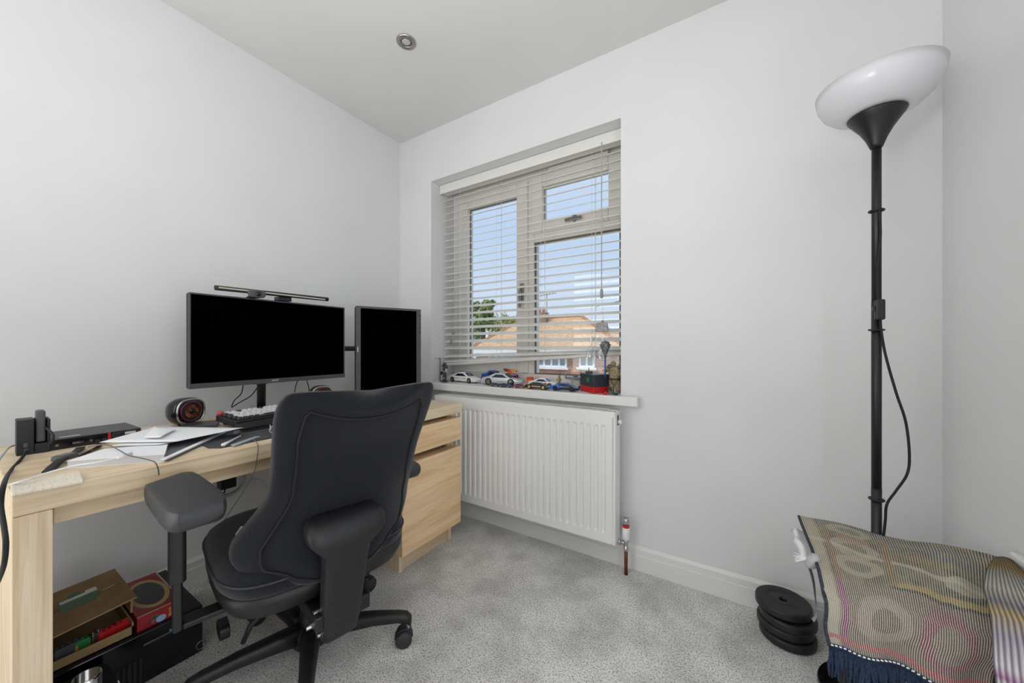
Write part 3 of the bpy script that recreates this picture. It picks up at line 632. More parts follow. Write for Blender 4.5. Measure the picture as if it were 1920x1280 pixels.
for r_ in range(6):
    for q_ in range(19):
        if r_ == 5 and 4 <= q_ <= 8 and q_ != 6: continue
        y = -.178+q_*.0197+(.004*(r_ % 3)); x = -.055+r_*.0215
        if y > .184: continue
        dark = (q_ == 0 or q_ >= 15 or r_ == 0 and q_ % 4 == 3 or r_ == 5)
        if kproto is None: o = km.build('key', keyc, kb, local=True, bevel=.0012, seg=1); kproto = o; klight = o.data; kdark = o.data.copy(); kdark.materials.clear(); kdark.materials.append(keyd)
        else: o = kproto.copy(); COL.objects.link(o); o.parent = kb
        o.data = kdark if dark else klight
        o.location = TK @ Vector((x, y, .0125)); o.rotation_euler = TK.to_euler()
        if r_ == 5 and q_ == 6: o.scale = (1, 5.2, 1)
MB().lathe([(.010,0),(.010,.011),(.008,.014),(.001,.014)], TK @ Vector((-.055,-.182,.012)), 16).build('volume_knob', mat('knob_red', (206,74,86), .4), kb, smooth=True, local=True)
wr = thing('wrist_rest', 'black padded wrist rest lying in front of the keyboard', 'wrist rest', (.515, -.985, .7336), R(6))
MB().prism(rrect(0,0,.072,.38,.012), 'z', 0, .006).build('board', black_pl, wr, bevel=.002)
MB().ring([[Vector((x_*s_, y_*(1-(1-s_)*.2), z_)) for x_, y_ in rrect(0,0,.066,.374,.014)] for s_, z_ in ((1,.006),(1.02,.013),(.94,.020),(.7,.024))]).build('pad', rubber, wr, smooth=True)

# ------------------------------------------------------------------ papers and small things on the desk
def sheet(name, label, cat, pix, z, m, thick=.0006, curl=.0, parent=None):
    c_ = [at(x, y, 'z', z) for x, y in pix]
    def fn(u, v):
        p = c_[0].lerp(c_[1], u).lerp(c_[3].lerp(c_[2], u), v); p.z += curl*math.sin(math.pi*u)*math.sin(math.pi*v)+curl*.6*(u*u); return p
    o = MB().grid(fn, 10, 8).build(name, m, smooth=True, solid=thick)
    return tag(o, label, cat)
fl, fr, br, bk = [at(*q_, 'z', .7495) for q_ in ((125,864),(309,851),(315,831),(196,841))]
bk_t = thing('booklet', 'thick white booklet lying flat near the front edge of the desk', 'booklet', (.6, -1.47, .73))
def hexa(bot, top_): return MB().ring([[Vector(q_) for q_ in bot], [Vector(q_) for q_ in top_]])
def lay(ps, z0, z1): return hexa([(p.x,p.y,z0) for p in ps], [(p.x,p.y,z1) for p in ps])
lay([fl,fr,br,bk], .7302, .7315).build('back_cover', paper, bk_t)
lay([f.lerp((fl+br)/2, .015) for f in (fl,fr,br,bk)], .7316, .7482).build('pages', mat('page_edges', (206,206,208), .8), bk_t)
lay([fl,fr,br,bk], .7483, .7495).build('front_cover', paper, bk_t)
fo = [at(*q_, 'z', .738) for q_ in ((311,862),(422,811),(470,795),(318,832))]
ft = thing('plastic_folder', 'dark grey folder with a white edge lying between the papers and desk mat', 'folder', fo[3])
lay(fo, .7342, .7380).build('cover', noisy('folder_grey', (92,93,98), (110,111,116), 60, .6), ft)
e0, e1 = fo[0], fo[1]; nrm = Vector(((e1-e0).y, -(e1-e0).x, 0)).normalized()*.012
lay([e0, e1, e1-nrm, e0-nrm], .7382, .7410).build('white_edge', paper, ft)
sheet('paper_sheet', 'loose white paper sheet lying across the booklet and folder', 'paper', [(186,829),(330,829),(456,803),(295,799)], .7560, paper, curl=.004)
sheet('paper_sheet', 'white paper sheet with a curled edge beneath the top sheet', 'paper', [(205,836),(300,834),(430,808),(330,806)], .7515, mat('paper_cool', (226,228,232), .7), curl=.002)
sheet('paper_sheet', 'folded white paper leaning up on the papers near the mini computer', 'paper', [(270,820),(300,822),(330,806),(289,799)], .7640, paper, curl=.006)
wbq = [at(*q_, 'z', .7395) for q_ in ((21,923),(157,898),(151,881),(19,906))]
bd = thing('wooden_tile', 'pale wooden tile with faint printing at the corner of the desk', 'wooden tile', wbq[3])
print_m = noisy('printed_wood', (232,222,204), (216,206,186), 90, .5, stretch=(1,3,1), lo=.5, hi=.62)
lay(wbq, .7305, .7395).build('tile', print_m, bd, bevel=.003)
# watch
wt = thing('wrist_watch', 'black wrist watch with an open strap lying by the mini computer', 'watch', at(120,864,'z',.73))
def ribbon(pts, w, m, name, parent, t=.002):
    sp = smooth_path(pts, 6)
    def fn(u, v):
        i = v*(len(sp)-1); k = min(int(i), len(sp)-2); p = sp[k].lerp(sp[k+1], i-k); d = (sp[k+1]-sp[k]).normalized(); n_ = Vector((-d.y, d.x, 0)).normalized(); return p+n_*w*(u-.5)
    return MB().grid(fn, 2, len(sp)*2).build(name, m, parent, smooth=True, solid=t)
ribbon([at(90,884,'z',.732), at(100,874,'z',.736), at(112,864,'z',.742), at(121,858,'z',.744)], .020, rubber, 'strap', wt)
ribbon([at(138,849,'z',.744), at(146,844,'z',.742), at(152,838,'z',.735)], .018, rubber, 'strap', wt)
wc_ = at(122,856,'z',.744); M_ = Matrix.Translation(wc_) @ Matrix.Rotation(R(35),4,'Z')
mb = MB(); mb.ring([[M_ @ Vector((x_*s_, y_*s_, z_)) for x_, y_ in rrect(0,0,.030,.048,.012)] for s_, z_ in ((1,-.006),(1,.003),(.88,.006))]); mb.build('case', grey_pl, wt, smooth=False, bevel=.001)
mb = MB(); mb.ring([[M_ @ Vector((x_, y_, z_)) for x_, y_ in rrect(0,0,.022,.036,.008)] for z_ in (.006,.0066)]); mb.build('face', black_gl, wt)
tag(MB().tube([at(148,855,'z',.735), at(188,836,'z',.735)], [.003,.0045], 8).build('pen', black_gl, smooth=True), 'black pen lying between the watch and the papers', 'pen')
wcb = thing('charging_cable', 'thick white charging cable running off the corner of the desk', 'cable', at(60,900,'z',.74))
MB().tube(smooth_path([at(-30,928,'y',-1.70), at(0,914,'y',-1.66), at(40,902,'z',.7475), at(90,886,'z',.7475), at(140,873,'z',.752), at(180,867,'z',.7535), at(222,858,'z',.7535)]), .0023, 8).build('cord', white_pl, wcb, smooth=True)
q0, q1 = at(220,859,'z',.7545), at(246,851,'z',.7545); MB().cyl(q0, q1, .0048, n=10).build('plug', white_pl, wcb, smooth=True)
tag(MB().tube(smooth_path([at(165,838,'z',.735), at(200,834,'z',.7555), at(222,843,'z',.759), at(240,853,'z',.763), at(262,858,'z',.757), at(288,865,'z',.752), at(296,877,'z',.735), at(298,890,'x',.778)]), .0013, 6).build('thin_cable', mat('cable_grey', (96,98,102), .5), smooth=True), 'thin grey cable trailing over the booklet and off the desk edge', 'cable')
# docking station with a drive
dkq = [at(*q_, 'z', .73) for q_ in ((33,856),(90,845))]
wd = .058; dang = R(88); dkq[0] = Vector((.345, -1.614, .73))
dok = thing('drive_dock', 'black hard drive dock standing at the far corner of the desk', 'drive dock', dkq[0], dang)
hgt = .097
MB().box((0,0,0),(wd*.52,.060,hgt)).box((wd*.52,0,0),(wd,.060,.028)).box((wd*.90,0,.028),(wd,.060,hgt-.003)).box((wd*.52,.052,.028),(wd*.90,.060,hgt-.003)).build('body', black_pl, dok, bevel=.002)
MB().box((wd*.22,-.006,.006),(wd*.34,0,.018)).box((wd*.20,-.006,.022),(wd*.33,0,.034)).build('cable_plug', grey_pl, dok, bevel=.001)
hd_ = thing('hard_drive', 'dark grey hard drive slotted upright into the dock', 'hard drive', dkq[0]+Vector((0,0,.030)), dang)
MB().box((wd*.57,.004,0),(wd*.86,.048,.088)).build('drive_body', grey_pl, hd_, bevel=.004)
MB().box((wd*.66,.016,.088),(wd*.76,.030,.0888)).build('label_mark', black_gl, hd_)
tag(MB().tube(smooth_path([at(50,846,'z',.742), at(38,862,'z',.735), at(20,882,'z',.732), at(8,905,'y',-1.665), at(2,945,'y',-1.67), at(8,990,'y',-1.67), at(11,1020,'y',-1.67), at(7,1060,'y',-1.67), at(-6,1095,'y',-1.67)]), .0035, 8).build('power_cable', rubber, smooth=True), 'black cable hanging from the drive dock past the desk end', 'cable')
tag(MB().tube(smooth_path([at(32,833,'z',.76), at(18,838,'z',.765), at(6,850,'y',-1.66), at(-12,872,'y',-1.70)]), .0022, 8).build('network_cable', mat('cable_light_grey', (176,178,180), .5), smooth=True), 'light grey cable leaving the back of the drive dock', 'cable')
# mini computer
pc0, pc1 = at(92,842,'z',.73), at(256,815,'z',.73)
pw = .188; pang = R(91.5); pc0 = Vector((.338, -1.556, .73))
pc = thing('mini_computer', 'slim black mini computer with a red stripe on its front', 'computer', pc0, pang)
PH = .031
MB().box((0,.004,0),(pw,.165,PH)).build('case', grey_pl, pc, bevel=.002)
MB().box((0,0,.001),(pw*.60,.004,PH-.002)).build('front_panel', black_gl, pc, bevel=.001)
MB().box((pw*.60,-.0005,.001),(pw*.635,.004,PH-.002)).build('red_stripe', red_m, pc)
mb = MB()
nh = 16
for r_ in range(4):
    for q_ in range(nh):
        x = pw*.655+(pw*.335)*(q_+.5*(r_ % 2))/nh; z = .0035+r_*.0078
        mb.box((x-.0008, .0005, z-.003), (x+.0008, .004, z+.003)); mb.box((x-.0035, .0008, z-.0045), (x+.0035, .004, z-.0033))
mb.build('honeycomb_grille', grey_pl, pc)
MB().box((pw*.64,.002,.001),(pw,.006,PH-.002)).build('grille_backing', black_gl, pc)
MB().box((pw*.80,-.001,PH*.56),(pw*.93,.001,PH*.78)).build('badge', mat('badge_white', (214,214,216), .4), pc)
for fx in (.05,.22,.30,.40): MB().box((pw*fx,-.0012,.010),(pw*fx+.006+(.014 if fx == .22 else 0),.0005,.016)).build('port', mat('port_metal', (130,130,132), .3, .8), pc)
MB().box((pw*.45,-.022,.006),(pw*.50,0,.014)).box((pw*.52,-.03,.007),(pw*.57,0,.015)).build('plug', rubber, pc, bevel=.001)
MB().box((.02,.02,PH),(.06,.032,PH+.0005)).build('sticker', mat('badge_white', (214,214,216), .4), pc)
tag(MB().tube(smooth_path([at(95,832,'z',.775), at(100,818,'z',.79), at(92,806,'z',.80), at(82,800,'x',.30)]), .003, 8).build('curled_cable', rubber, smooth=True), 'short black cable curling behind the drive dock', 'cable')
# long flat stand by the first speaker
tag(lay([at(*q_, 'z', .742) for q_ in ((334,800),(408,795),(412,786),(345,792))], .7303, .742).build('metal_stand', mat('graphite', (70,72,76), .35, .4), bevel=.002), 'flat graphite bar lying between the speaker and the keyboard', 'bar')
# glasses
gl = thing('glasses', 'clear framed spectacles folded on the desk mat', 'spectacles', at(520,808,'z',.7336))
g0 = at(522,803,'z',.748)
for k, dy in enumerate((0, .045)):
    cc = g0+Vector((.006-.004*k, dy*.62-.01, 0)); MB().tube([cc+Vector((.006*math.cos(a_), .018*math.cos(a_), .014*math.sin(a_))) for a_ in [2*math.pi*i/20 for i in range(20)]], .0016, 6, closed=True).build('rim', mat('clear_frame', (196,198,202), .15), gl, smooth=True)
    MB().ring([[cc+Vector((d_+.006*math.cos(a_), .017*math.cos(a_), .013*math.sin(a_))) for a_ in [2*math.pi*i/20 for i in range(20)]] for d_ in (-.0006,.0006)]).build('lens', clear_m, gl)
MB().tube([g0+Vector((.01,-.028,.004)), g0+Vector((-.06,.0,.006)), g0+Vector((-.09,.02,-.008))], .0016, 6).tube([g0+Vector((.004,.036,.004)), g0+Vector((-.06,.03,-.002)), g0+Vector((-.09,.02,-.010))], .0016, 6).build('temple_arms', mat('clear_frame', (196,198,202), .15), gl, smooth=True)
# white tool and slate-blue ruler on the mat
MB_ = MB().tube([at(418,834,'z',.738), at(428,829,'z',.738), at(451,817,'z',.738)], [.0055,.004,.003], 8)
tag(MB_.build('white_marker', white_pl, smooth=True), 'white marker lying at the front corner of the desk mat', 'marker')
tag(lay([at(*q_, 'z', .7375) for q_ in ((433,833),(440,834),(488,817),(478,818))], .7340, .7375).build('plastic_ruler', mat('ruler_blue', (170,184,192), .3)), 'pale blue plastic ruler beside the white marker', 'ruler')
q_ = at(443,812,'z',.745); tag(MB().lathe([(.001,-.006),(.011,-.004),(.013,.002),(.008,.009),(.001,.010)], q_, 14).build('roller_ball', grey_pl, smooth=True), 'small dark round knob at the folder end on the desk mat', 'knob')
# earphone lead over the desk front
tag(MB().tube(smooth_path([at(468,823,'z',.7355), at(478,826,'z',.737), at(484,836,'x',.778), at(482,858,'x',.781), at(478,880,'x',.78), at(466,905,'x',.77), at(452,928,'x',.75), at(436,952,'x',.72), at(418,978,'x',.70)]), .0012, 6).build('earphone_lead', mat('cable_grey', (96,98,102), .5), smooth=True), 'thin lead hanging over the desk front edge above the seat', 'cable')
tag(MB().tube(smooth_path([at(472,898,'x',.60), at(488,898,'x',.62), at(499,910,'x',.66), at(503,925,'x',.70), at(499,937,'x',.74)]), .0014, 6).build('looped_lead', mat('cable_light_grey', (176,178,180), .5), smooth=True), 'thin pale lead looping beside the chair back below the desk', 'cable')
# leads behind the monitor
for lab, pts in (('thin black lead dangling behind the monitor left of its pole', [(456,722),(452,738),(440,750),(434,762)]),
                 ('thick black lead sweeping from the monitor pole to the keyboard', [(482,727),(470,742),(448,755),(434,764)]),
                 ('black lead hanging behind the monitor right of its pole', [(561,708),(555,722),(552,738)]),
                 ('thin black lead hanging behind the monitor beside the hidden speaker', [(572,706),(578,722),(580,738)])):
    tag(MB().tube(smooth_path([at(x_, y_, 'x', .25) for x_, y_ in pts]), .0022, 6).build('monitor_lead', rubber, smooth=True), lab, 'cable')

# ------------------------------------------------------------------ office chair
CA = R(-12); CP = Vector((.80, -1.06, 0))
ch = thing('office_chair', 'black fabric office chair on castors drawn up to the desk', 'chair', CP, CA)
CI = Matrix.Rotation(-CA, 4, 'Z') @ Matrix.Translation(-CP)        # room -> chair: x runs to the back, y to the sitter's other side
BZ  = [.375,.39,.42,.46,.50,.56,.64,.72,.80,.86,.90,.925]
BXc = [.262,.266,.268,.266,.264,.268,.287,.310,.345,.372,.392,.402]
BHW = [.105,.150,.215,.250,.258,.232,.206,.206,.212,.216,.212,.190]
BWR = [.03,.05,.08,.098,.102,.070,.028,.018,.016,.016,.016,.016]
BTH = [.030,.050,.066,.078,.082,.082,.078,.072,.066,.060,.052,.034]
LAT = .034
def sgp(x, p): return math.copysign(abs(x)**p, x)
def backpt(z, u, s):
    """u across (-1..1), s from front (-1) to rear (1)"""
    hw, th = interp(z, BZ, BHW), interp(z, BZ, BTH)
    x = interp(z, BZ, BXc)-interp(z, BZ, BWR)*abs(u)**2.2-th*.5*(1-s)
    top = max(0, (z-.76)/.165); dz = -top*.058*(1-min(1, abs(u)/.78)**2)
    return Vector((x, LAT*min(1, max(.3, (z-.40)/.2))+hw*u, z+dz))
zz = [.375,.382,.395,.41,.43,.455,.48,.51,.54,.57,.60,.64,.68,.72,.76,.80,.83,.86,.885,.905,.918,.925]
secs = []
NB = 44
for z in zz:
    secs.append([backpt(z, sgp(math.cos(a_), .52), sgp(math.sin(a_), .52)) for a_ in [2*math.pi*k/NB for k in range(NB)]])
MB().ring(secs).build('backrest', fabric, ch, smooth=True, sub=1)
path = []
for z in np.linspace(.41, .865, 26): path.append(backpt(z, -.78+.05*max(0,(z-.8)/.07)+(.14 if z < .43 else 0), 1)+Vector((.0015,0,0)))
for u in np.linspace(-.70, .70, 22): path.append(backpt(.880, u, 1)+Vector((.0015,0,0)))
for z in np.linspace(.865, .41, 26): path.append(backpt(z, .78-.05*max(0,(z-.8)/.07)-(.14 if z < .43 else 0), 1)+Vector((.0015,0,0)))
for u in np.linspace(.5, -.5, 12): path.append(backpt(.392, u, 1)+Vector((.0015,0,0)))
MB().tube(path, .0032, 6, closed=True).build('back_piping', pipe_m, ch, smooth=True)
def seat_loop(z, grow, n=44):
    out = []
    for k in range(n):
        a_ = 2*math.pi*k/n; c_, s_ = math.cos(a_), math.sin(a_)
        out.append(Vector((-.015+(.245+grow)*sgp(c_, .45), (.264+grow)*sgp(s_, .45)*(1-.06*max(0, c_)), z)))
    return out
MB().ring([seat_loop(.372,-.010), seat_loop(.385,.0), seat_loop(.410,.004), seat_loop(.435,-.004), seat_loop(.452,-.025), seat_loop(.460,-.06), seat_loop(.458,-.12), seat_loop(.452,-.20)]).build('seat', fabric, ch, smooth=True)
MB().tube(seat_loop(.415, .004), .0028, 6, closed=True).build('seat_piping', noisy('seat_piping', (48,50,58), (60,62,70), 50, .7), ch, smooth=True)
MB().ring([seat_loop(.300,-.055), seat_loop(.318,-.018), seat_loop(.350,-.002), seat_loop(.374,.0), seat_loop(.378,-.012)]).build('seat_shell', black_pl, ch, smooth=True)
sp_secs = []
for z, x, hw, d in ((.205,.262,.036,.03),(.215,.272,.046,.045),(.26,.288,.050,.05),(.34,.306,.053,.055),(.42,.322,.056,.055),(.475,.334,.060,.055),(.505,.346,.084,.06),(.525,.348,.100,.07),(.548,.342,.102,.07),(.565,.325,.096,.06),(.575,.305,.080,.04)):
    sp_secs.append([Vector((x-d/2+d/2*sgp(math.cos(a_), .34), -.006+hw*sgp(math.sin(a_), .34), z)) for a_ in [2*math.pi*k/28 for k in range(28)]])
MB().ring(sp_secs).build('spine_cover', black_pl, ch, smooth=True, bevel=.004)
MB().box((-.06, -.075, .258), (.28, .075, .302)).box((.20, -.04, .215), (.27, .04, .30)).build('mechanism', dark_metal, ch, bevel=.006)
for dz_, dy_ in ((.27,-.078),(.235,-.05),(.30,-.06)): MB().cyl((.25, dy_-.012, dz_), (.25, dy_+.01, dz_), .007, n=10).build('bolt', chrome, ch)
MB().cyl((0,0,.075),(0,0,.26),.027,n=24).cyl((0,0,.06),(0,0,.17),.040,.033,n=24).build('gas_column', black_pl, ch, smooth=True)
MB().lathe([(.02,.045),(.055,.050),(.058,.095),(.045,.112),(.02,.114)], (0,0,0), 32).build('hub', black_pl, ch, smooth=True)
for k in range(5):
    a0 = R(40+12-72*k); d = Vector((math.cos(a0), math.sin(a0), 0)); n_ = Vector((-d.y, d.x, 0))
    secs = []
    for r_, zc, w, hgt_ in ((.03,.085,.032,.030),(.10,.092,.027,.026),(.20,.098,.022,.020),(.28,.096,.019,.017),(.31,.090,.018,.018),(.325,.078,.014,.016)):
        secs.append([d*r_+n_*w*sgp(math.cos(t), .7)+Vector((0,0,zc+hgt_*sgp(math.sin(t), .7))) for t in [2*math.pi*q/16 for q in range(16)]])
    lg = MB().ring(secs).build('base_leg', black_pl, ch, smooth=True)
    cc = d*.312; tr = random.uniform(0, 6.28) if k else R(-30)
    e = Vector((math.cos(tr), math.sin(tr), 0)); f_ = Vector((-e.y, e.x, 0)); ax = cc-f_*.012+Vector((0,0,.027))
    MB().cyl(cc+Vector((0,0,.03)), cc+Vector((0,0,.085)), .007, n=10).build('castor_stem', chrome, ch)
    MB().ring([[ax+e*h_+(f_*math.cos(t)+Vector((0,0,1))*math.sin(t))*.031 for t in [math.pi*q/8 for q in range(9)]] for h_ in (-.012,.012)]).build('castor_hood', black_pl, ch, smooth=True, bevel=.002)
    for sgn in (-1, 1):
        m3 = MB(); m3.ring([[ax+e*(sgn*h_)+(f_*math.cos(t)+Vector((0,0,1))*math.sin(t))*r_ for t in [2*math.pi*q/22 for q in range(22)]] for h_, r_ in ((.011,.024),(.013,.027),(.024,.027),(.028,.023))]); m3.build('castor_wheel', mat('castor_grey', (44,45,47), .5), ch, smooth=True)
def arm(sgn, zt, xc, y, pad_rot, xp):
    M3 = Matrix.Translation((xc, y, zt-.684)) @ Matrix.Rotation(pad_rot, 4, 'Z')
    pts = [(-.175,-.034),(-.160,-.046),(-.10,-.051),(.10,-.053),(.155,-.048),(.175,-.036),(.175,.036),(.155,.048),(.10,.053),(-.10,.051),(-.160,.046),(-.175,.034)]
    if sgn < 0: pts[0] = (-.10,-.048); pts[1] = (-.085,-.051); pts[2] = (-.06,-.052); pts[9] = (-.08,.051); pts[10] = (-.130,.046); pts[11] = (-.145,.030)
    MB().ring([[M3 @ Vector((px*s_, py*s_, z)) for px, py in pts] for z, s_ in ((.636,.90),(.646,.98),(.668,1.0),(.680,.965),(.684,.88))]).build('arm_pad', mat('arm_pad_grey', (50,51,54), .5), ch, smooth=True, bevel=.003, sub=1)
    MB().prism(rrect(xp, y, .060, .034, .012), 'z', .43, zt-.04).build('arm_post', black_pl, ch, bevel=.003)
    MB().prism(rrect(xp, y, .046, .020, .006), 'z', .306, .45).build('arm_stem', dark_metal, ch, bevel=.002)
    MB().box((xp-.023, min(y-.01*sgn, sgn*.15), .306), (xp+.023, max(y-.01*sgn, sgn*.15), .320)).build('arm_bracket', dark_metal, ch, bevel=.003)
    MB().cyl((xp-.025, y-.004, .575), (xp-.038, y-.004, .575), .013, n=14).build('arm_knob', grey_pl, ch, bevel=.002)
arm(-1, .708, .200, -.335, R(7), .06); arm(1, .585, -.04, .300, R(0), -.02)
def cpt(px, py, ax, v): return CI @ at(px, py, ax, v)
MB().tube([Vector((.04,-.06,.285)), Vector((.06,-.11,.278)), cpt(470,1172,'y',-1.24), cpt(456,1204,'y',-1.25)], [.006,.007,.008,.007], 8).build('tilt_lever', black_pl, ch, smooth=True)
p1 = cpt(418,1178,'y',-1.26)
MB().tube([Vector((-.08,-.05,.285)), p1+Vector((0,.03,.02))], .006, 8).build('height_lever_rod', black_pl, ch, smooth=True)
MB().prism(rrect(p1.x, p1.z, .07, .040, .014), 'y', p1.y-.012, p1.y+.014).build('height_lever', black_pl, ch, bevel=.003)
p2 = cpt(685,1090,'y',-.86)
MB().tube([Vector((.07,.07,.285)), p2+Vector((-.01,0,.02))], .006, 8).build('back_lever_rod', chrome, ch, smooth=True)
MB().ring([[p2+Vector((dx_, dy_, dz_)) for dx_, dy_ in ((-.014,-.008),(.014,-.008),(.016,.008),(-.012,.008))] for dz_ in (-.03,-.015,.018)]).build('back_lever', black_pl, ch, bevel=.004)
tg = [cpt(x_, y_, 'z', .466) for x_, y_ in ((441,1000),(452,984),(459,986),(449,1001))]
hexa([(p.x,p.y,.4622) for p in tg], [(p.x,p.y,.4632) for p in tg]).build('care_label', paper, ch)
q_ = (tg[0]+tg[1]+tg[2]+tg[3])/4; MB().box((q_.x-.006, q_.y-.003, .4633), (q_.x+.006, q_.y+.003, .4637)).build('label_print', mat('label_red', (196,110,90), .6), ch)

# ------------------------------------------------------------------ under the desk
tw = thing('computer_tower', 'black computer tower lying on its side under the desk', 'computer', (.30, -1.42, 0))
TX0, TX1, TY0, TY1, TH_ = .11, .478, -1.592, -1.25, .156
MB().box((TX0, TY0, .004), (TX1-.012, TY1, TH_)).build('case', black_pl, tw, bevel=.003)
MB().box((TX1-.012, TY0, .002), (TX1, TY1, TH_+.001)).build('front_panel', black_gl, tw, bevel=.004)
for k in range(9):
    y = -1.50+.012*k; MB().box((TX1, y, .015), (TX1+.003, y+.006, .085)).build('vent_bar', rubber, tw)
MB().box((TX1, -1.395, .118), (TX1+.002, -1.33, .123)).build('drive_slot', grey_pl, tw)
c = at(377, 1208, 'x', TX1); MB().tube([(TX1+.001, c.y+.013*math.cos(t*.3142), c.z+.013*math.sin(t*.3142)) for t in range(20)], .0015, 6, closed=True).build('logo_ring', steel, tw, smooth=True)
for i, (x_, y_) in enumerate(((326,1178),(364,1158))):
    c = at(x_, y_, 'x', TX1); MB().box((TX1, c.y-.011, c.z-.005), (TX1+.0012, c.y+.011, c.z+.005)).build('blue_sticker', mat('sticker_blue', (84,140,186), .4), tw)
c = at(345, 1168, 'x', TX1); MB().box((TX1, c.y-.010, c.z-.004), (TX1+.0012, c.y+.010, c.z+.004)).build('grey_sticker', mat('sticker_grey', (120,122,126), .4), tw)
rb = thing('toy_box', 'red printed cardboard toy box with an oval window lying on the computer tower', 'box', (.33, -1.34, TH_))
RX0, RX1, RY0, RY1, RZ = .20, .462, -1.405, -1.300, .202
redp = noisy('red_print', (140,26,36), (158,34,40), 14, .4)
MB().box((RX0, RY0, TH_+.001), (RX1, RY1, RZ)).build('carton', redp, rb, bevel=.001)
MB().ring([[Vector((.335+.105*math.cos(t)*s_, -1.352+.047*math.sin(t)*s_, RZ+h_)) for t in [2*math.pi*k/28 for k in range(28)]] for s_, h_ in ((1,.0),(1,.0008))]).build('cream_border', mat('print_cream', (196,170,112), .5), rb)
MB().ring([[Vector((.335+.085*math.cos(t)*s_, -1.352+.036*math.sin(t)*s_, RZ+h_)) for t in [2*math.pi*k/28 for k in range(28)]] for s_, h_ in ((1,.0008),(1,.0016))]).build('oval_picture', noisy('dark_picture', (26,24,30), (64,56,60), 30, .25), rb)
MB().box((RX0, RY1-.004, RZ), (RX1, RY1, RZ+.0006)).box((RX1-.003, RY0, RZ), (RX1, RY1, RZ+.0006)).build('worn_edge', mat('worn_card', (206,194,172), .8), rb)
c = at(302, 1158, 'x', RX1)
MB().ring([[Vector((RX1+h_, c.y+.012*math.cos(t), c.z+.010*math.sin(t))) for t in [2*math.pi*k/20 for k in range(20)]] for h_ in (0,.0008)]).build('round_badge', mat('badge_blue', (150,186,214), .4), rb)
MB().box((RX1, c.y-.022, c.z-.004), (RX1+.0005, c.y-.006, c.z+.018)).build('picture', noisy('small_picture', (60,44,60), (150,140,110), 60, .4), rb)
MB().box((RX1, c.y+.018, c.z-.006), (RX1+.0006, c.y+.026, c.z+.022)).build('yellow_lettering', noisy('yellow_print', (206,160,60), (150,40,40), 160, .4), rb)
cb = thing('cardboard_box', 'open brown cardboard box of toys with green tape on its flap', 'box', (.36, -1.5, TH_))
X0, X1, Y0, Y1, Z0 = .215, .462, -1.592, -1.412, TH_+.001
MB().box((X0,Y0,Z0),(X1,Y1,Z0+.004)).build('bottom', card_m, cb)
MB().box((X1-.004,Y0,Z0),(X1,Y1,Z0+.028)).build('front_wall', card_m, cb)
MB().box((X0,Y0,Z0),(X0+.004,Y1,Z0+.105)).build('back_wall', card_m, cb)
MB().box((X0,Y1-.004,Z0),(X1,Y1,Z0+.040)).build('side_wall', card_m, cb)
MB().box((X0,Y0,Z0),(X1,Y0+.004,Z0+.10)).build('side_wall', card_m, cb)
flp = [at(257,1117,'z',.285), at(60,1215,'z',.262), at(60,1130,'z',.262), at(215,1068,'z',.285)]
flp = [Vector((.484,-1.409,.278)), Vector((.500,-1.592,.268)), Vector((.218,-1.592,.262)), Vector((.236,-1.411,.282))]
def flapfn(u, v):
    return flp[0].lerp(flp[1], u).lerp(flp[3].lerp(flp[2], u), v)
MB().grid(flapfn, 4, 4).build('flap', card_m, cb, solid=.004)
MB().box((.255,-1.418,.226),(.46,-1.414,.278), Matrix.Identity(4)).build('side_flap', card_m, cb)
def onflap(u0, u1, v0, v1, name, m, h=.0026):
    a_ = [flapfn(u0,v0), flapfn(u1,v0), flapfn(u1,v1), flapfn(u0,v1)]; hexa([p+Vector((0,0,h)) for p in a_], [p+Vector((0,0,h+.0006)) for p in a_]).build(name, m, cb)
green_t = mat('tape_green', (52,110,76), .45)
onflap(.36,.72,.40,.62,'green_tape', green_t); onflap(.46,.60,.62,.76,'green_tape', green_t); onflap(.30,.42,.46,.56,'green_tape', green_t)
onflap(.40,.70,.60,.66,'torn_paper', paper, .0034); onflap(.30,.42,.60,.70,'torn_paper', paper, .0034); onflap(.05,.9,.50,.515,'seam', mat('card_seam', (126,100,70), .8)); onflap(.12,.26,.51,.54,'tape_strip', mat('tape_buff', (196,180,150), .5))
# toys showing in the open box
toys = (('red ridged toy plank inside the cardboard box', red_m, (215,1165), .07, .018, .014, 20), ('orange toy bar at the front of the cardboard box', orange_m, (176,1196), .075, .008, .008, 24), ('green toy brick in the cardboard box', green_m, (152,1192), .03, .02, .016, 10), ('grey mechanical toy piece in the cardboard box', grey_pl, (125,1206), .05, .022, .020, 20), ('small grey toy block beside the orange bar', steel, (180,1180), .026, .02, .018, 40), ('small dark red toy knob low in the cardboard box', maroon_m, (106,1226), .012, .012, .012, 0))
for i, (lab, m_, (x_, y_), l_, w_, h_, rot) in enumerate(toys):
    c = at(x_, y_, 'x', .43); c.z = max(c.z, Z0+.012); t = thing('toy_piece', lab, 'toy', (min(max(c.x,.24),.44), min(max(c.y,-1.56),-1.44), Z0+.005), R(90+rot/2), 'toy pieces in the cardboard box')
    MB().box((-l_/2,-w_/2,0),(l_/2,w_/2,h_+.02)).build('body', m_, t, bevel=.002)
    mb = MB()
    for k in range(max(2, int(l_/.012))): mb.cyl((-l_/2+.006+.012*k, 0, h_+.02), (-l_/2+.006+.012*k, 0, h_+.0245), .0035, n=10)
    mb.build('studs', m_, t)
bp = thing('black_pouch', 'black pouch with silver wire edging on the carpet behind the desk leg', 'pouch', (.56, -1.53, 0))
MB().ring([[Vector((x_*s_+.565, y_*s_-1.53, z)) for x_, y_ in rrect(0,0,.13,.12,.02)] for z, s_ in ((0,.96),(.02,1),(.12,1),(.145,.94))]).build('body', rubber, bp, bevel=.004)
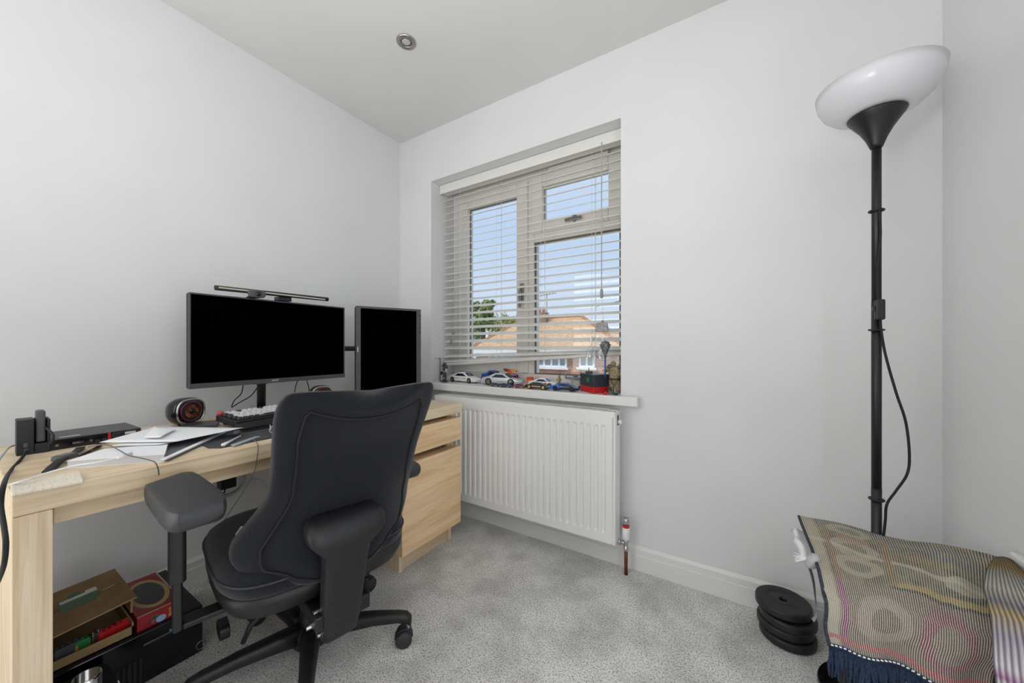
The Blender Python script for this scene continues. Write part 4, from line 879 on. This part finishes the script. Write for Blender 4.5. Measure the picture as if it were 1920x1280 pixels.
MB().tube(smooth_path([(.628,-1.475,.150),(.636,-1.468,.11),(.640,-1.47,.05),(.632,-1.49,.02)]), .0025, 6).build('wire_edge', chrome, bp, smooth=True)
c = at(132,1278,'x',.665)
tag(MB().lathe([(.001,0),(.024,0),(.026,.004),(.026,c.z-.008),(.024,c.z),(.022,c.z),(.022,.01),(.001,.01)], (.672, -1.535, 0), 28).build('steel_cup', chrome, smooth=True), 'shiny steel cup standing on the carpet by the desk leg', 'cup')
# socket strip on the wall below the desk
sk = thing('wall_socket', 'white double wall socket with a black plug below the desk', 'socket', (0, -1.20, .52))
c = at(412, 908, 'x', .01)
MB().box((0, c.y-.075, c.z-.043), (.010, c.y+.075, c.z+.043)).build('face_plate', white_pl, sk, bevel=.004)
c = at(427, 903, 'x', .05)
MB().box((.010, c.y-.028, c.z-.030), (.058, c.y+.032, c.z+.032)).build('plug_adapter', rubber, sk, bevel=.004)
MB().tube(smooth_path([(.04, c.y-.005, c.z-.03), (.05, c.y-.02, c.z-.055), (.04, c.y-.05, c.z-.075)]), .003, 8).build('cord', rubber, sk, smooth=True)
for k, lab in ((0,'grey cable looping in a ring under the desk'), (1,'pale outer cable loop hanging under the desk')):
    tag(MB().tube(smooth_path([at(x_, y_+4*k, 'x', .07+.02*k) for x_, y_ in ((455,885),(458,897),(450,912),(435,923),(418,928),(400,926),(385,915))]), .0035, 8).build('cable_loop', mat('loop_grey_%d' % k, (120,122,124) if k == 0 else (168,168,168), .5), smooth=True), lab, 'cable')

# ------------------------------------------------------------------ toys along the sill
SZ = .80
def car(label, a, b, width, height, body_m, rim_m=chrome, kind='coupe', wr=.20, stripe=None, flip=False):
    """a, b: ground points under the rear and front wheels nearest the camera"""
    a, b = Vector(a), Vector(b); d = b-a; wbse = d.length; Lc = wbse/.58; ang = math.atan2(d.y, d.x); side = Vector((-d.y, d.x, 0)).normalized()*(width/2)
    mid = (a+b)/2+side; t = thing('toy_car', label, 'toy car', (mid.x, mid.y, SZ), ang, 'toy cars on the window sill')
    hL, hw, h, r_ = Lc/2, width/2, height, height*wr*1.15
    prof = {'coupe': [(-1,.36,.62),(-.92,.62,.66),(-.62,.70,.68),(-.30,.97,.70),(-.02,1.0,.70),(.22,.92,.70),(.52,.62,.66),(.86,.50,.62),(1,.30,.58)],
            'low': [(-1,.40,.6),(-.95,.72,.66),(-.6,.74,.68),(-.35,.97,.7),(-.05,1.0,.7),(.3,.70,.7),(.7,.55,.66),(1,.30,.6)]}[kind]
    secs = []
    for x, zt, wf in prof:
        belt = min(zt, .60); rf = max(0, (zt-.6)/.4)
        w1 = hw*(.90 if abs(x) > .9 else 1); w2 = hw*(1-.32*rf) if rf > 0 else w1*.93
        zb = h*.16
        secs.append([Vector((x*hL, -w1*.94, zb)), Vector((x*hL, -w1, h*.36)), Vector((x*hL, -w1*.96, h*belt*.97)), Vector((x*hL, -w2, h*zt*.97)), Vector((x*hL, -w2*.7, h*zt)), Vector((x*hL, w2*.7, h*zt)), Vector((x*hL, w2, h*zt*.97)), Vector((x*hL, w1*.96, h*belt*.97)), Vector((x*hL, w1, h*.36)), Vector((x*hL, w1*.94, zb))])
    MB().ring(secs).build('body', body_m, t, smooth=True, bevel=h*.02)
    # side windows and screens stand a hair proud of the roof sides
    for sgn in (-1, 1):
        def sd(x, zf):
            rf = max(0, (zf-.6)/.4); return Vector((x*hL, sgn*(hw*(1-.32*rf)+.0008), h*zf*.97))
        MB().ring([[sd(-.42,.66), sd(-.22,.90), sd(.12,.90), sd(.38,.66)], [q_+Vector((0,-sgn*.002,0)) for q_ in (sd(-.42,.66), sd(-.22,.90), sd(.12,.90), sd(.38,.66))]]).build('side_window', tint, t)
    def scr(x0, z0, x1, z1, s_): return [Vector((x0*hL, -hw*.72, h*z0+s_)), Vector((x0*hL, hw*.72, h*z0+s_)), Vector((x1*hL, hw*.58, h*z1+s_)), Vector((x1*hL, -hw*.58, h*z1+s_))]
    MB().ring([scr(.50,.655,.24,.925,.0005), scr(.50,.655,.24,.925,.002)]).build('windscreen', tint, t)
    MB().ring([scr(-.60,.72,-.33,.955,.0005), scr(-.60,.72,-.33,.955,.002)]).build('rear_window', tint, t)
    for sx in (-1, 1):
        for sy in (-1, 1):
            wx_ = sx*wbse/2; w = MB().lathe([(r_*.6,-.004),(r_,-.003),(r_,.003),(r_*.6,.004)], (wx_, sy*(hw*.97), r_), 18, axis='y').build('wheel', tyre_m, t)
            MB().lathe([(r_*.62,-.0046),(r_*.62,.0046)], (wx_, sy*(hw*.97), r_), 14, axis='y').build('rim', rim_m, w)
    if stripe: MB().box((-hL*.55,-hw-.0006,h*.36),(hL*.35,-hw+.002,h*.48)).build('side_stripe', stripe, t)
    return t
A_ = lambda x, y: at(x, y, 'z', SZ)
def pt(x, y): return Vector((x, y, SZ))
lt_red = noisy('faded_red_print', (206,120,118), (240,236,238), 130, .4)
car('white toy car with faded red lettering on its side', A_(848,715.5), pt(.577,.050), .062, .066, white_pl, steel, 'coupe', .22, lt_red)
car('silver white toy car with chrome wheels on the sill', pt(.742,.030), pt(.890,.048), .072, .074, silver_m, chrome, 'coupe', .25)
car('bright blue toy car parked behind the white one', pt(.640,.139), pt(.745,.132), .048, .080, blue_m, steel, 'low', .22)
car('tiny grey toy car in front of the silver car', pt(.800,-.026), pt(.835,-.020), .024, .021, grey_pl, steel, 'low', .25)
car('tiny dark blue toy car in front of the silver car', pt(.875,-.034), pt(.922,-.028), .027, .022, navy_m, steel, 'low', .25)
car('tiny maroon toy car beside the black and gold one', pt(.955,-.012), pt(.998,-.006), .027, .022, maroon_m, steel, 'low', .25)
car('black toy sports car with gold wheels on the sill', pt(1.052,-.020), pt(1.136,-.018), .038, .038, mat('car_black', (44,46,54), .3), gold_m, 'coupe', .30, yellow_m)
car('white toy car with a red bonnet behind the black and gold car', pt(1.02,.085), pt(1.12,.090), .045, .052, white_pl, steel, 'coupe', .22, red_m)
car('blue and black toy racing car before the black box', pt(1.203,-.012), pt(1.292,-.010), .042, .043, noisy('blue_black_paint', (38,104,196), (22,24,30), 9, .3, lo=.46, hi=.54), tyre_m, 'coupe', .27)
car('dark toy car standing behind the blue racing car', pt(1.225,.10), pt(1.300,.10), .05, .060, black_gl, steel, 'low', .22)
car('small pink toy car behind the silver car nose', pt(.835,.140), pt(.880,.145), .028, .062, mat('pink_paint', (206,104,160), .35), steel, 'low', .2)
# toy lorry: orange flatbed
t = thing('toy_lorry', 'flat orange toy lorry behind the red and white car', 'toy lorry', (1.0, .155, SZ), R(5))
MB().box((-.055,-.018,.014),(.055,.018,.034)).build('bed', orange_m, t, bevel=.002); MB().box((-.055,-.018,.034),(-.022,.018,.050)).build('cab', mat('lorry_red', (206,72,40), .4), t, bevel=.003); MB().box((-.02,-.0185,.020),(.053,-.0175,.030)).build('yellow_panel', yellow_m, t)
for sx in (-.035,.0,.035):
    for sy in (-.016,.016): MB().cyl((sx,sy-.003,.010),(sx,sy+.003,.010),.010,n=14).build('wheel', tyre_m, t)
# robot figure
rbx = A_(831,716)
rt_ = thing('robot_figure', 'black and white jointed robot figure at the end of the sill', 'toy robot', (.392, .03, SZ), R(-35))
blk = mat('robot_black', (36,37,40), .35); gry = mat('robot_grey', (176,178,182), .4)
s_ = 1.5
def rb_(a, b, m_, n_): MB().box(tuple(q*s_ for q in a), tuple(q*s_ for q in b)).build(n_, m_, rt_, bevel=.0015)
for sx in (-1, 1):
    rb_((sx*.013-.006,-.014,0),(sx*.013+.006,.010,.006), blk, 'foot'); rb_((sx*.013-.0045,-.005,.006),(sx*.013+.0045,.005,.024), blk, 'shin'); rb_((sx*.013-.0055,-.007,.012),(sx*.013+.0055,-.004,.022), gry, 'shin_guard')
    rb_((sx*.011-.005,-.005,.024),(sx*.011+.005,.005,.042), blk, 'thigh'); rb_((sx*.011-.003,-.006,.026),(sx*.011+.003,-.004,.036), gry, 'thigh_plate')
    rb_((sx*.024-.006,-.007,.060),(sx*.024+.006,.007,.074), blk, 'shoulder'); rb_((sx*.025-.004,-.004,.044),(sx*.025+.004,.004,.060), gry, 'upper_arm'); rb_((sx*.026-.0045,-.012,.030),(sx*.026+.0045,.002,.045), blk, 'forearm')
rb_((-.012,-.007,.042),(.012,.007,.050), gry, 'hips'); rb_((-.016,-.009,.050),(.016,.008,.072), blk, 'torso'); rb_((-.008,-.0105,.054),(.008,-.0085,.068), gry, 'chest_plate'); rb_((-.006,-.006,.073),(.006,.006,.084), blk, 'head'); rb_((-.004,-.0068,.076),(.004,-.0055,.080), gry, 'visor')
rt2 = thing('toy_rotor', 'thin black toy rotor blades above the robot figure', 'toy rotor', (.338, .045, SZ), 0)
MB().cyl((.338,.045,SZ),(.338,.045,SZ+.150),.0022,n=8).build('mast', blk, rt2)
for a0 in (20, 140, 260):
    d = Vector((math.cos(R(a0)), math.sin(R(a0)), .12)); n_ = Vector((-d.y, d.x, 0))
    c = Vector((.338,.045,SZ+.149)); hexa([c+n_*.004, c-n_*.004, c+d*.040-n_*.004, c+d*.040+n_*.004], [q_+Vector((0,0,.0015)) for q_ in (c+n_*.004, c-n_*.004, c+d*.040-n_*.004, c+d*.040+n_*.004)]).build('blade', blk, rt2)
# orange winged toy
ow = thing('winged_toy', 'orange winged toy balanced behind the white cars', 'toy', (.800, .176, SZ), R(-6))
MB().lathe([(.012,.0),(.010,.01),(.004,.04),(.006,.062),(.012,.07)], (0,0,0), 14).build('stand', orange_m, ow, smooth=True)
MB().ring([[Vector((-.01,0,.062)),Vector((.012,0,.060)),Vector((.014,0,.088)),Vector((-.012,0,.092))],[Vector((-.006,.012,.066)),Vector((.008,.012,.066)),Vector((.010,.012,.084)),Vector((-.008,.012,.086))]]).build('body', orange_m, ow, bevel=.002)
MB().prism([(-.012,.072),(-.045,.078),(-.052,.092),(-.012,.090)], 'y', 0, .008).build('wing', mat('rust_wing', (150,70,48), .5), ow, bevel=.002)
MB().prism([(.012,.070),(.045,.070),(.056,.080),(.05,.086),(.012,.090)], 'y', 0, .008).build('wing', mat('pale_orange', (240,168,96), .5), ow, bevel=.002)
# tan soldier and grey aeroplane
ts = thing('toy_soldier', 'small tan toy soldier standing behind the toy cars', 'toy soldier', (1.16, .13, SZ), R(20))
for sx in (-1, 1): MB().tube([(sx*.007,0,.003),(sx*.006,0,.03)], [.004,.005], 8).build('leg', tan_m, ts, smooth=True); MB().tube([(sx*.009,0,.052),(sx*.014,-.006,.042),(sx*.006,-.012,.046)], .003, 8).build('arm', tan_m, ts, smooth=True)
MB().prism(rrect(0,0,.03,.02,.008), 'z', 0, .003).build('stand', tan_m, ts); MB().lathe([(.006,.028),(.009,.038),(.010,.052),(.004,.057)], (0,0,0), 12).build('torso', tan_m, ts, smooth=True); MB().ball((0,0,.062), .006, 12).build('head', tan_m, ts, smooth=True); MB().lathe([(.0075,.0625),(.006,.068),(.001,.0695)], (0,0,0), 12).build('helmet', tan_m, ts, smooth=True); MB().tube([(.006,-.013,.03),(.006,-.013,.09)], .0015, 6).build('rifle', blk, ts)
ap = thing('toy_aeroplane', 'grey toy aeroplane standing behind the dark toy car', 'toy aeroplane', (1.235, .165, SZ), R(12))
gp = mat('plane_grey', (126,132,138), .45)
MB().tube([(-.05,0,.052),(-.03,0,.054),(.02,0,.054),(.045,0,.05),(.055,0,.048)], [.003,.008,.010,.007,.002], 12).build('fuselage', gp, ap, smooth=True)
MB().prism([(-.012,-.06),(.004,-.06),(.022,0),(.004,.06),(-.012,.06),(-.004,0)], 'z', .050, .053).build('wing', gp, ap); MB().prism([(-.052,.055),(-.036,.055),(-.046,.080),(-.053,.080)], 'y', -.001, .001).build('tail_fin', gp, ap); MB().prism([(-.05,-.024),(-.038,-.024),(-.03,0),(-.038,.024),(-.05,.024)], 'z', .054, .056).build('tail_plane', gp, ap)
MB().box((.0,-.006,.060),(.022,.006,.067)).build('canopy', tint, ap, bevel=.002)
for q_ in ((.03,0),(-.01,-.018),(-.01,.018)): MB().tube([(q_[0],q_[1],.05),(q_[0],q_[1],.006)], .0015, 6).build('strut', gp, ap); MB().cyl((q_[0],q_[1]-.002,.006),(q_[0],q_[1]+.002,.006),.006,n=12).build('wheel', tyre_m, ap)
# black and red boxes
c1_, c2_, c3_ = pt(1.312,.06), pt(1.415,-.030), pt(1.468,.055)
c4_ = c1_+(c3_-c2_)
rbq = thing('red_toy_box', 'red plastic toy box under the black one on the sill', 'toy box', (c1_+c3_)/2)
hexa([tuple(q_) for q_ in (c1_,c2_,c3_,c4_)], [(q_.x,q_.y,SZ+.032) for q_ in (c1_,c2_,c3_,c4_)]).build('tub', red_m, rbq, bevel=.002)
bbq = thing('black_toy_box', 'black plastic toy box with a green badge stacked on the red one', 'toy box', (c1_+c3_)/2+Vector((0,0,.0325)))
hexa([(q_.x,q_.y,SZ+.0325) for q_ in (c1_,c2_,c3_,c4_)], [(q_.x,q_.y,SZ+.092) for q_ in (c1_,c2_,c3_,c4_)]).build('tub', mat('slate_plastic', (46,52,60), .4), bbq, bevel=.002)
dd = (c2_-c1_).normalized(); nn = Vector((dd.y,-dd.x,0)); cc = c1_.lerp(c2_, .62)+nn*.0008+Vector((0,0,.064))
hexa([cc+dd*-.013+Vector((0,0,-.011)), cc+dd*.013+Vector((0,0,-.011)), cc+dd*.013+Vector((0,0,.011)), cc+dd*-.013+Vector((0,0,.011))], [q_+nn*.001 for q_ in (cc+dd*-.011+Vector((0,0,-.009)), cc+dd*.011+Vector((0,0,-.009)), cc+dd*.011+Vector((0,0,.009)), cc+dd*-.011+Vector((0,0,.009)))]).build('green_badge', green_m, bbq)
MB().box((1.345,.05,SZ+.092),(1.375,.075,SZ+.104)).cyl((1.36,.06,SZ+.104),(1.36,.06,SZ+.122),.002,n=8).build('aerial', blk, bbq, bevel=.001)
# furry warrior figurine with a mace
fw_ = thing('warrior_figurine', 'furry brown warrior figurine holding a spiked mace at the window edge', 'figurine', (1.500, .045, SZ), 0)
fur = noisy('brown_fur', (120,104,78), (176,160,124), 140, .95, .9, 260, bdist=.004); fx, fy = 1.500, .045
for sx in (-1, 1): MB().tube([(fx+sx*.016,fy,SZ+.006),(fx+sx*.016,fy-.004,SZ+.03),(fx+sx*.012,fy,SZ+.06)], [.011,.010,.015], 10).build('leg', fur, fw_, smooth=True); MB().ball((fx+sx*.016,fy-.010,SZ+.007), .009, 10, (1,1.5,.75)).build('foot', fur, fw_, smooth=True)
MB().tube([(fx,fy,SZ+.05),(fx,fy-.004,SZ+.08),(fx,fy-.004,SZ+.11),(fx,fy,SZ+.135)], [.020,.027,.031,.018], 14).build('torso', fur, fw_, smooth=True)
MB().tube([(fx+.03*math.cos(t*.393),fy-.004+.028*math.sin(t*.393),SZ+.072) for t in range(16)], .004, 6, closed=True).build('belt', blk, fw_, smooth=True)
MB().ball((fx-.004,fy-.016,SZ+.146), .014, 12).build('head', fur, fw_, smooth=True)
arm_m = noisy('pewter', (84,90,98), (136,140,146), 60, .45, .4, 120, metal=.5)
for sx in (-1, 1): MB().ball((fx+sx*.026,fy-.002,SZ+.132), .014, 10, (1,1,.8)).build('shoulder_armour', arm_m, fw_, smooth=True)
MB().tube([(fx-.026,fy,SZ+.126),(fx-.036,fy-.016,SZ+.112),(fx-.040,fy-.026,SZ+.128)], [.010,.009,.008], 10).build('arm', fur, fw_, smooth=True)
MB().tube([(fx+.026,fy,SZ+.126),(fx+.032,fy-.006,SZ+.104),(fx+.024,fy-.018,SZ+.09)], [.010,.009,.008], 10).build('arm', fur, fw_, smooth=True)
mc = thing('toy_mace', 'grey spiked toy mace with a blue handle held by the warrior figurine', 'toy mace', (fx-.04, fy-.028, SZ+.09))
MB().tube([(fx-.040,fy-.030,SZ+.075),(fx-.040,fy-.030,SZ+.190)], .0038, 8).build('handle', blue_m, mc, smooth=True)
MB().lathe([(.004,.176),(.007,.188),(.014,.206),(.023,.226),(.025,.240),(.018,.254),(.002,.259)], (fx-.040,fy-.030,SZ), 12).build('head', arm_m, mc, smooth=True)
for k in range(8): a_ = k*.785; q_ = Vector((fx-.040,fy-.030,SZ+.236)); MB().cyl(q_+Vector((math.cos(a_)*.020,math.sin(a_)*.020,0)), q_+Vector((math.cos(a_)*.034,math.sin(a_)*.034,.005)), .0045, .0005, 6).build('spike', arm_m, mc)
# bits in front of the boxes
rp = thing('red_propeller', 'red toy propeller lying at the front of the sill', 'toy propeller', (1.475, -.030, SZ), R(-12))
MB().lathe([(.004,0),(.008,.002),(.008,.012),(.003,.016)], (0,0,0), 12).build('hub', red_m, rp, smooth=True)
for sgn in (-1, 1): MB().box((min(0,sgn*.045),-.004,.004),(max(0,sgn*.045),.004,.0065)).build('blade', red_m, rp, bevel=.001)
gb = thing('toy_block_figure', 'tiny green and blue block figure lying beside the red propeller', 'toy figure', (1.505, -.006, SZ), R(-25))
MB().box((-.012,-.007,0),(.006,.007,.012)).build('body', green_m, gb, bevel=.001); MB().box((.006,-.006,0),(.026,.006,.009)).build('legs', navy_m, gb, bevel=.001); MB().lathe([(.005,0),(.005,.009)], (-.018,0,.004), 12).build('head', tan_m, gb)
yb = thing('toy_stud', 'small grey and black toy block standing beside the red box', 'toy block', (1.478,.022,SZ), R(10))
MB().box((-.006,-.006,0),(.006,.006,.022)).build('base', grey_pl, yb, bevel=.001); MB().box((-.008,-.008,.022),(.008,.008,.030)).build('cap', blk, yb, bevel=.001)

# ------------------------------------------------------------------ the street outside
gm = noisy('street_green', (120,128,92), (150,148,128), .4, .9)
struct('ground', MB().box((-60, 1.2, -3.2), (40, 70, -3.0)), gm, 'grass and paving of the street below the window', 'ground')
tile_m = noisy('roof_tiles', (184,148,114), (214,184,148), 6, .85, .5, 18, stretch=(1,1,3))
HY0, HY1 = 14.0, 22.0; ez = .83; hx0, hx1 = -10.9, -1.85
ho = thing('house', 'brick house with a hipped tiled roof across the street', 'house', ((hx0+hx1)/2, 18, -3))
bm_ = mat('brick_wall', (190,130,110), .9)
def brickm():
    m = bm_; b = m.node_tree.nodes['Principled BSDF']; tc = N(m, 'ShaderNodeTexCoord'); mp = N(m, 'ShaderNodeMapping'); mp.inputs['Rotation'].default_value = (R(90),0,0); L(m, tc.outputs['Object'], mp.inputs[0])
    br = N(m, 'ShaderNodeTexBrick', Scale=1.0); br.inputs['Color1'].default_value = (*srgb((196,134,112)),1); br.inputs['Color2'].default_value = (*srgb((176,112,92)),1); br.inputs['Mortar'].default_value = (*srgb((206,190,172)),1)
    br.inputs['Brick Width'].default_value = .225; br.inputs['Row Height'].default_value = .075; br.inputs['Mortar Size'].default_value = .01; L(m, mp.outputs[0], br.inputs['Vector']); L(m, br.outputs[0], b.inputs['Base Color'])
brickm()
MB().box((hx0+.4, HY0+.4, -3.0), (hx1-.4, HY1-.4, ez)).build('wall', bm_, ho)
rl = at(985, 597, 'y', 18.0); rr = at(1090, 593, 'y', 18.0); rz_ = (rl.z+rr.z)/2
e4 = [Vector((hx0,HY0,ez)), Vector((hx1,HY0,ez)), Vector((hx1,HY1,ez)), Vector((hx0,HY1,ez))]; r2 = [Vector((rl.x,18,rz_)), Vector((rr.x,18,rz_))]
MB().add(e4+r2, [(0,1,5,4),(1,2,5),(2,3,4,5),(3,0,4),(3,2,1,0)]).build('roof', tile_m, ho)
ridge_m = mat('ridge_tile', (176,132,98), .85)
MB().tube([r2[0], r2[1]], .12, 8).build('ridge_tiles', ridge_m, ho)
for a_, b_2 in ((e4[0],r2[0]),(e4[1],r2[1])): MB().tube([a_, b_2], .10, 6).build('hip_tiles', ridge_m, ho)
MB().box((hx0, HY0-.08, ez-.16), (hx1, HY0+.02, ez+.02)).build('gutter', white_pl, ho)
c = at(1014, 600, 'y', 17.2); MB().box((c.x-.32, 17.0, c.z-1.2), (c.x+.32, 17.6, c.z+.45)).build('chimney', mat('chimney_brick', (150,118,98), .9), ho)
for dx in (-.15,.15): MB().lathe([(.11,0),(.10,.3),(.12,.32)], (c.x+dx, 17.3, c.z+.45), 12).build('chimney_pot', mat('pot_clay', (166,112,84), .8), ho)
mb = MB().tube([(c.x+.35,17.3,c.z), (c.x+.35,17.3,c.z+1.6)], .025, 6).tube([(c.x-.2,17.3,c.z+1.45), (c.x+.95,17.3,c.z+1.55)], .02, 6)
for k in range(6): mb.tube([(c.x-.1+.18*k,17.0,c.z+1.46+.015*k), (c.x-.1+.18*k,17.6,c.z+1.46+.015*k)], .015, 5)
mb.build('aerial', steel, ho)
wg = mat('far_glass', (150,160,170), .1)
for (x0, y0, x1, y1, nb) in ((918,657,972,690,4),(1008,657,1064,687,4),(1087,657,1116,688,2)):
    a_, b_2 = at(x0, y1, 'y', HY0+.38), at(x1, y0, 'y', HY0+.38); wfr = frame_ring(a_.x, b_2.x, a_.z, min(b_2.z, ez-.17), .09, HY0+.28, HY0+.42)
    for k in range(1, nb): xx = a_.x+(b_2.x-a_.x)*k/nb; wfr.box((xx-.045, HY0+.29, a_.z), (xx+.045, HY0+.42, min(b_2.z, ez-.17)))
    wo = wfr.build('window', white_pl, ho)
    for k in range(nb): MB().box((a_.x+(b_2.x-a_.x)*k/nb+.045, HY0+.36, a_.z+.08), (a_.x+(b_2.x-a_.x)*(k+1)/nb-.045, HY0+.39, min(b_2.z, ez-.17)-.08)).build('pane', wg, wo)
    MB().box((a_.x-.1, HY0+.2, a_.z-.1), (b_2.x+.1, HY0+.42, a_.z)).build('window_ledge', white_pl, wo)
# trees
def tree(label, c, rx, rz, n, m_, leaf=.16):
    t = thing('tree', label, 'tree', (c.x, c.y, -3.0), 0, 'trees beyond the houses'); mb = MB(); rng = random.Random(int(c.x*100))
    cl = [(c+Vector((rng.uniform(-.75,.75)*rx, rng.uniform(-.6,.6)*rx, rng.uniform(-.75,.75)*rz)), rng.uniform(.25,.5)*rx) for _ in range(16)]
    for i in range(n):
        q_, r_ = cl[i % len(cl)]; d = Vector((rng.gauss(0,1), rng.gauss(0,1), rng.gauss(0,1))).normalized(); p = q_+d*r_*rng.uniform(.6,1.05)
        a_ = Vector((rng.gauss(0,1), rng.gauss(0,1), rng.gauss(0,1))).normalized(); b_2 = a_.cross(d).normalized(); s2 = leaf*rng.uniform(.6,1.3)
        mb.add([p-a_*s2, p+b_2*s2*.5, p+a_*s2, p-b_2*s2*.5], [(0,1,2,3)])
    o = mb.build('foliage', m_, t); o['kind'] = 'stuff'
    MB().tube([(c.x,c.y,-3),(c.x+.1,c.y,c.z-rz*.5),(c.x,c.y,c.z+rz*.4)], [.28,.2,.06], 8).build('trunk', mat('bark', (96,80,62), .9), t)
leaf_m = noisy('leaf_green', (96,122,58), (146,160,88), 2, .7); leaf_m2 = noisy('leaf_yellow_green', (140,150,72), (178,180,108), 2, .7)
tree('tall green tree rising behind the house roof', at(905,588,'y',26), 1.3, 1.7, 2600, leaf_m)
tree('bushy yellow green tree low behind the house roof', at(948,610,'y',32), 2.2, 1.0, 2200, leaf_m2)
tree('dark green shrubby tree at the end of the house roof', at(884,622,'y',37), 1.5, 1.4, 1500, leaf_m)
wire = thing('telegraph_pole', 'telegraph pole whose thin wire crosses above the house roof', 'telegraph pole', (3.0, 11.0, -3))
MB().tube([(3.0,11,-3),(3.0,11,4.6)], [.14,.10], 10).build('pole', mat('pole_timber', (110,92,72), .9), wire)
MB().tube(smooth_path([(3.0,11,4.5), (-.2,12.2,3.2), (-3.2,13.4,2.75)]), .012, 5).build('strand', rubber, wire)
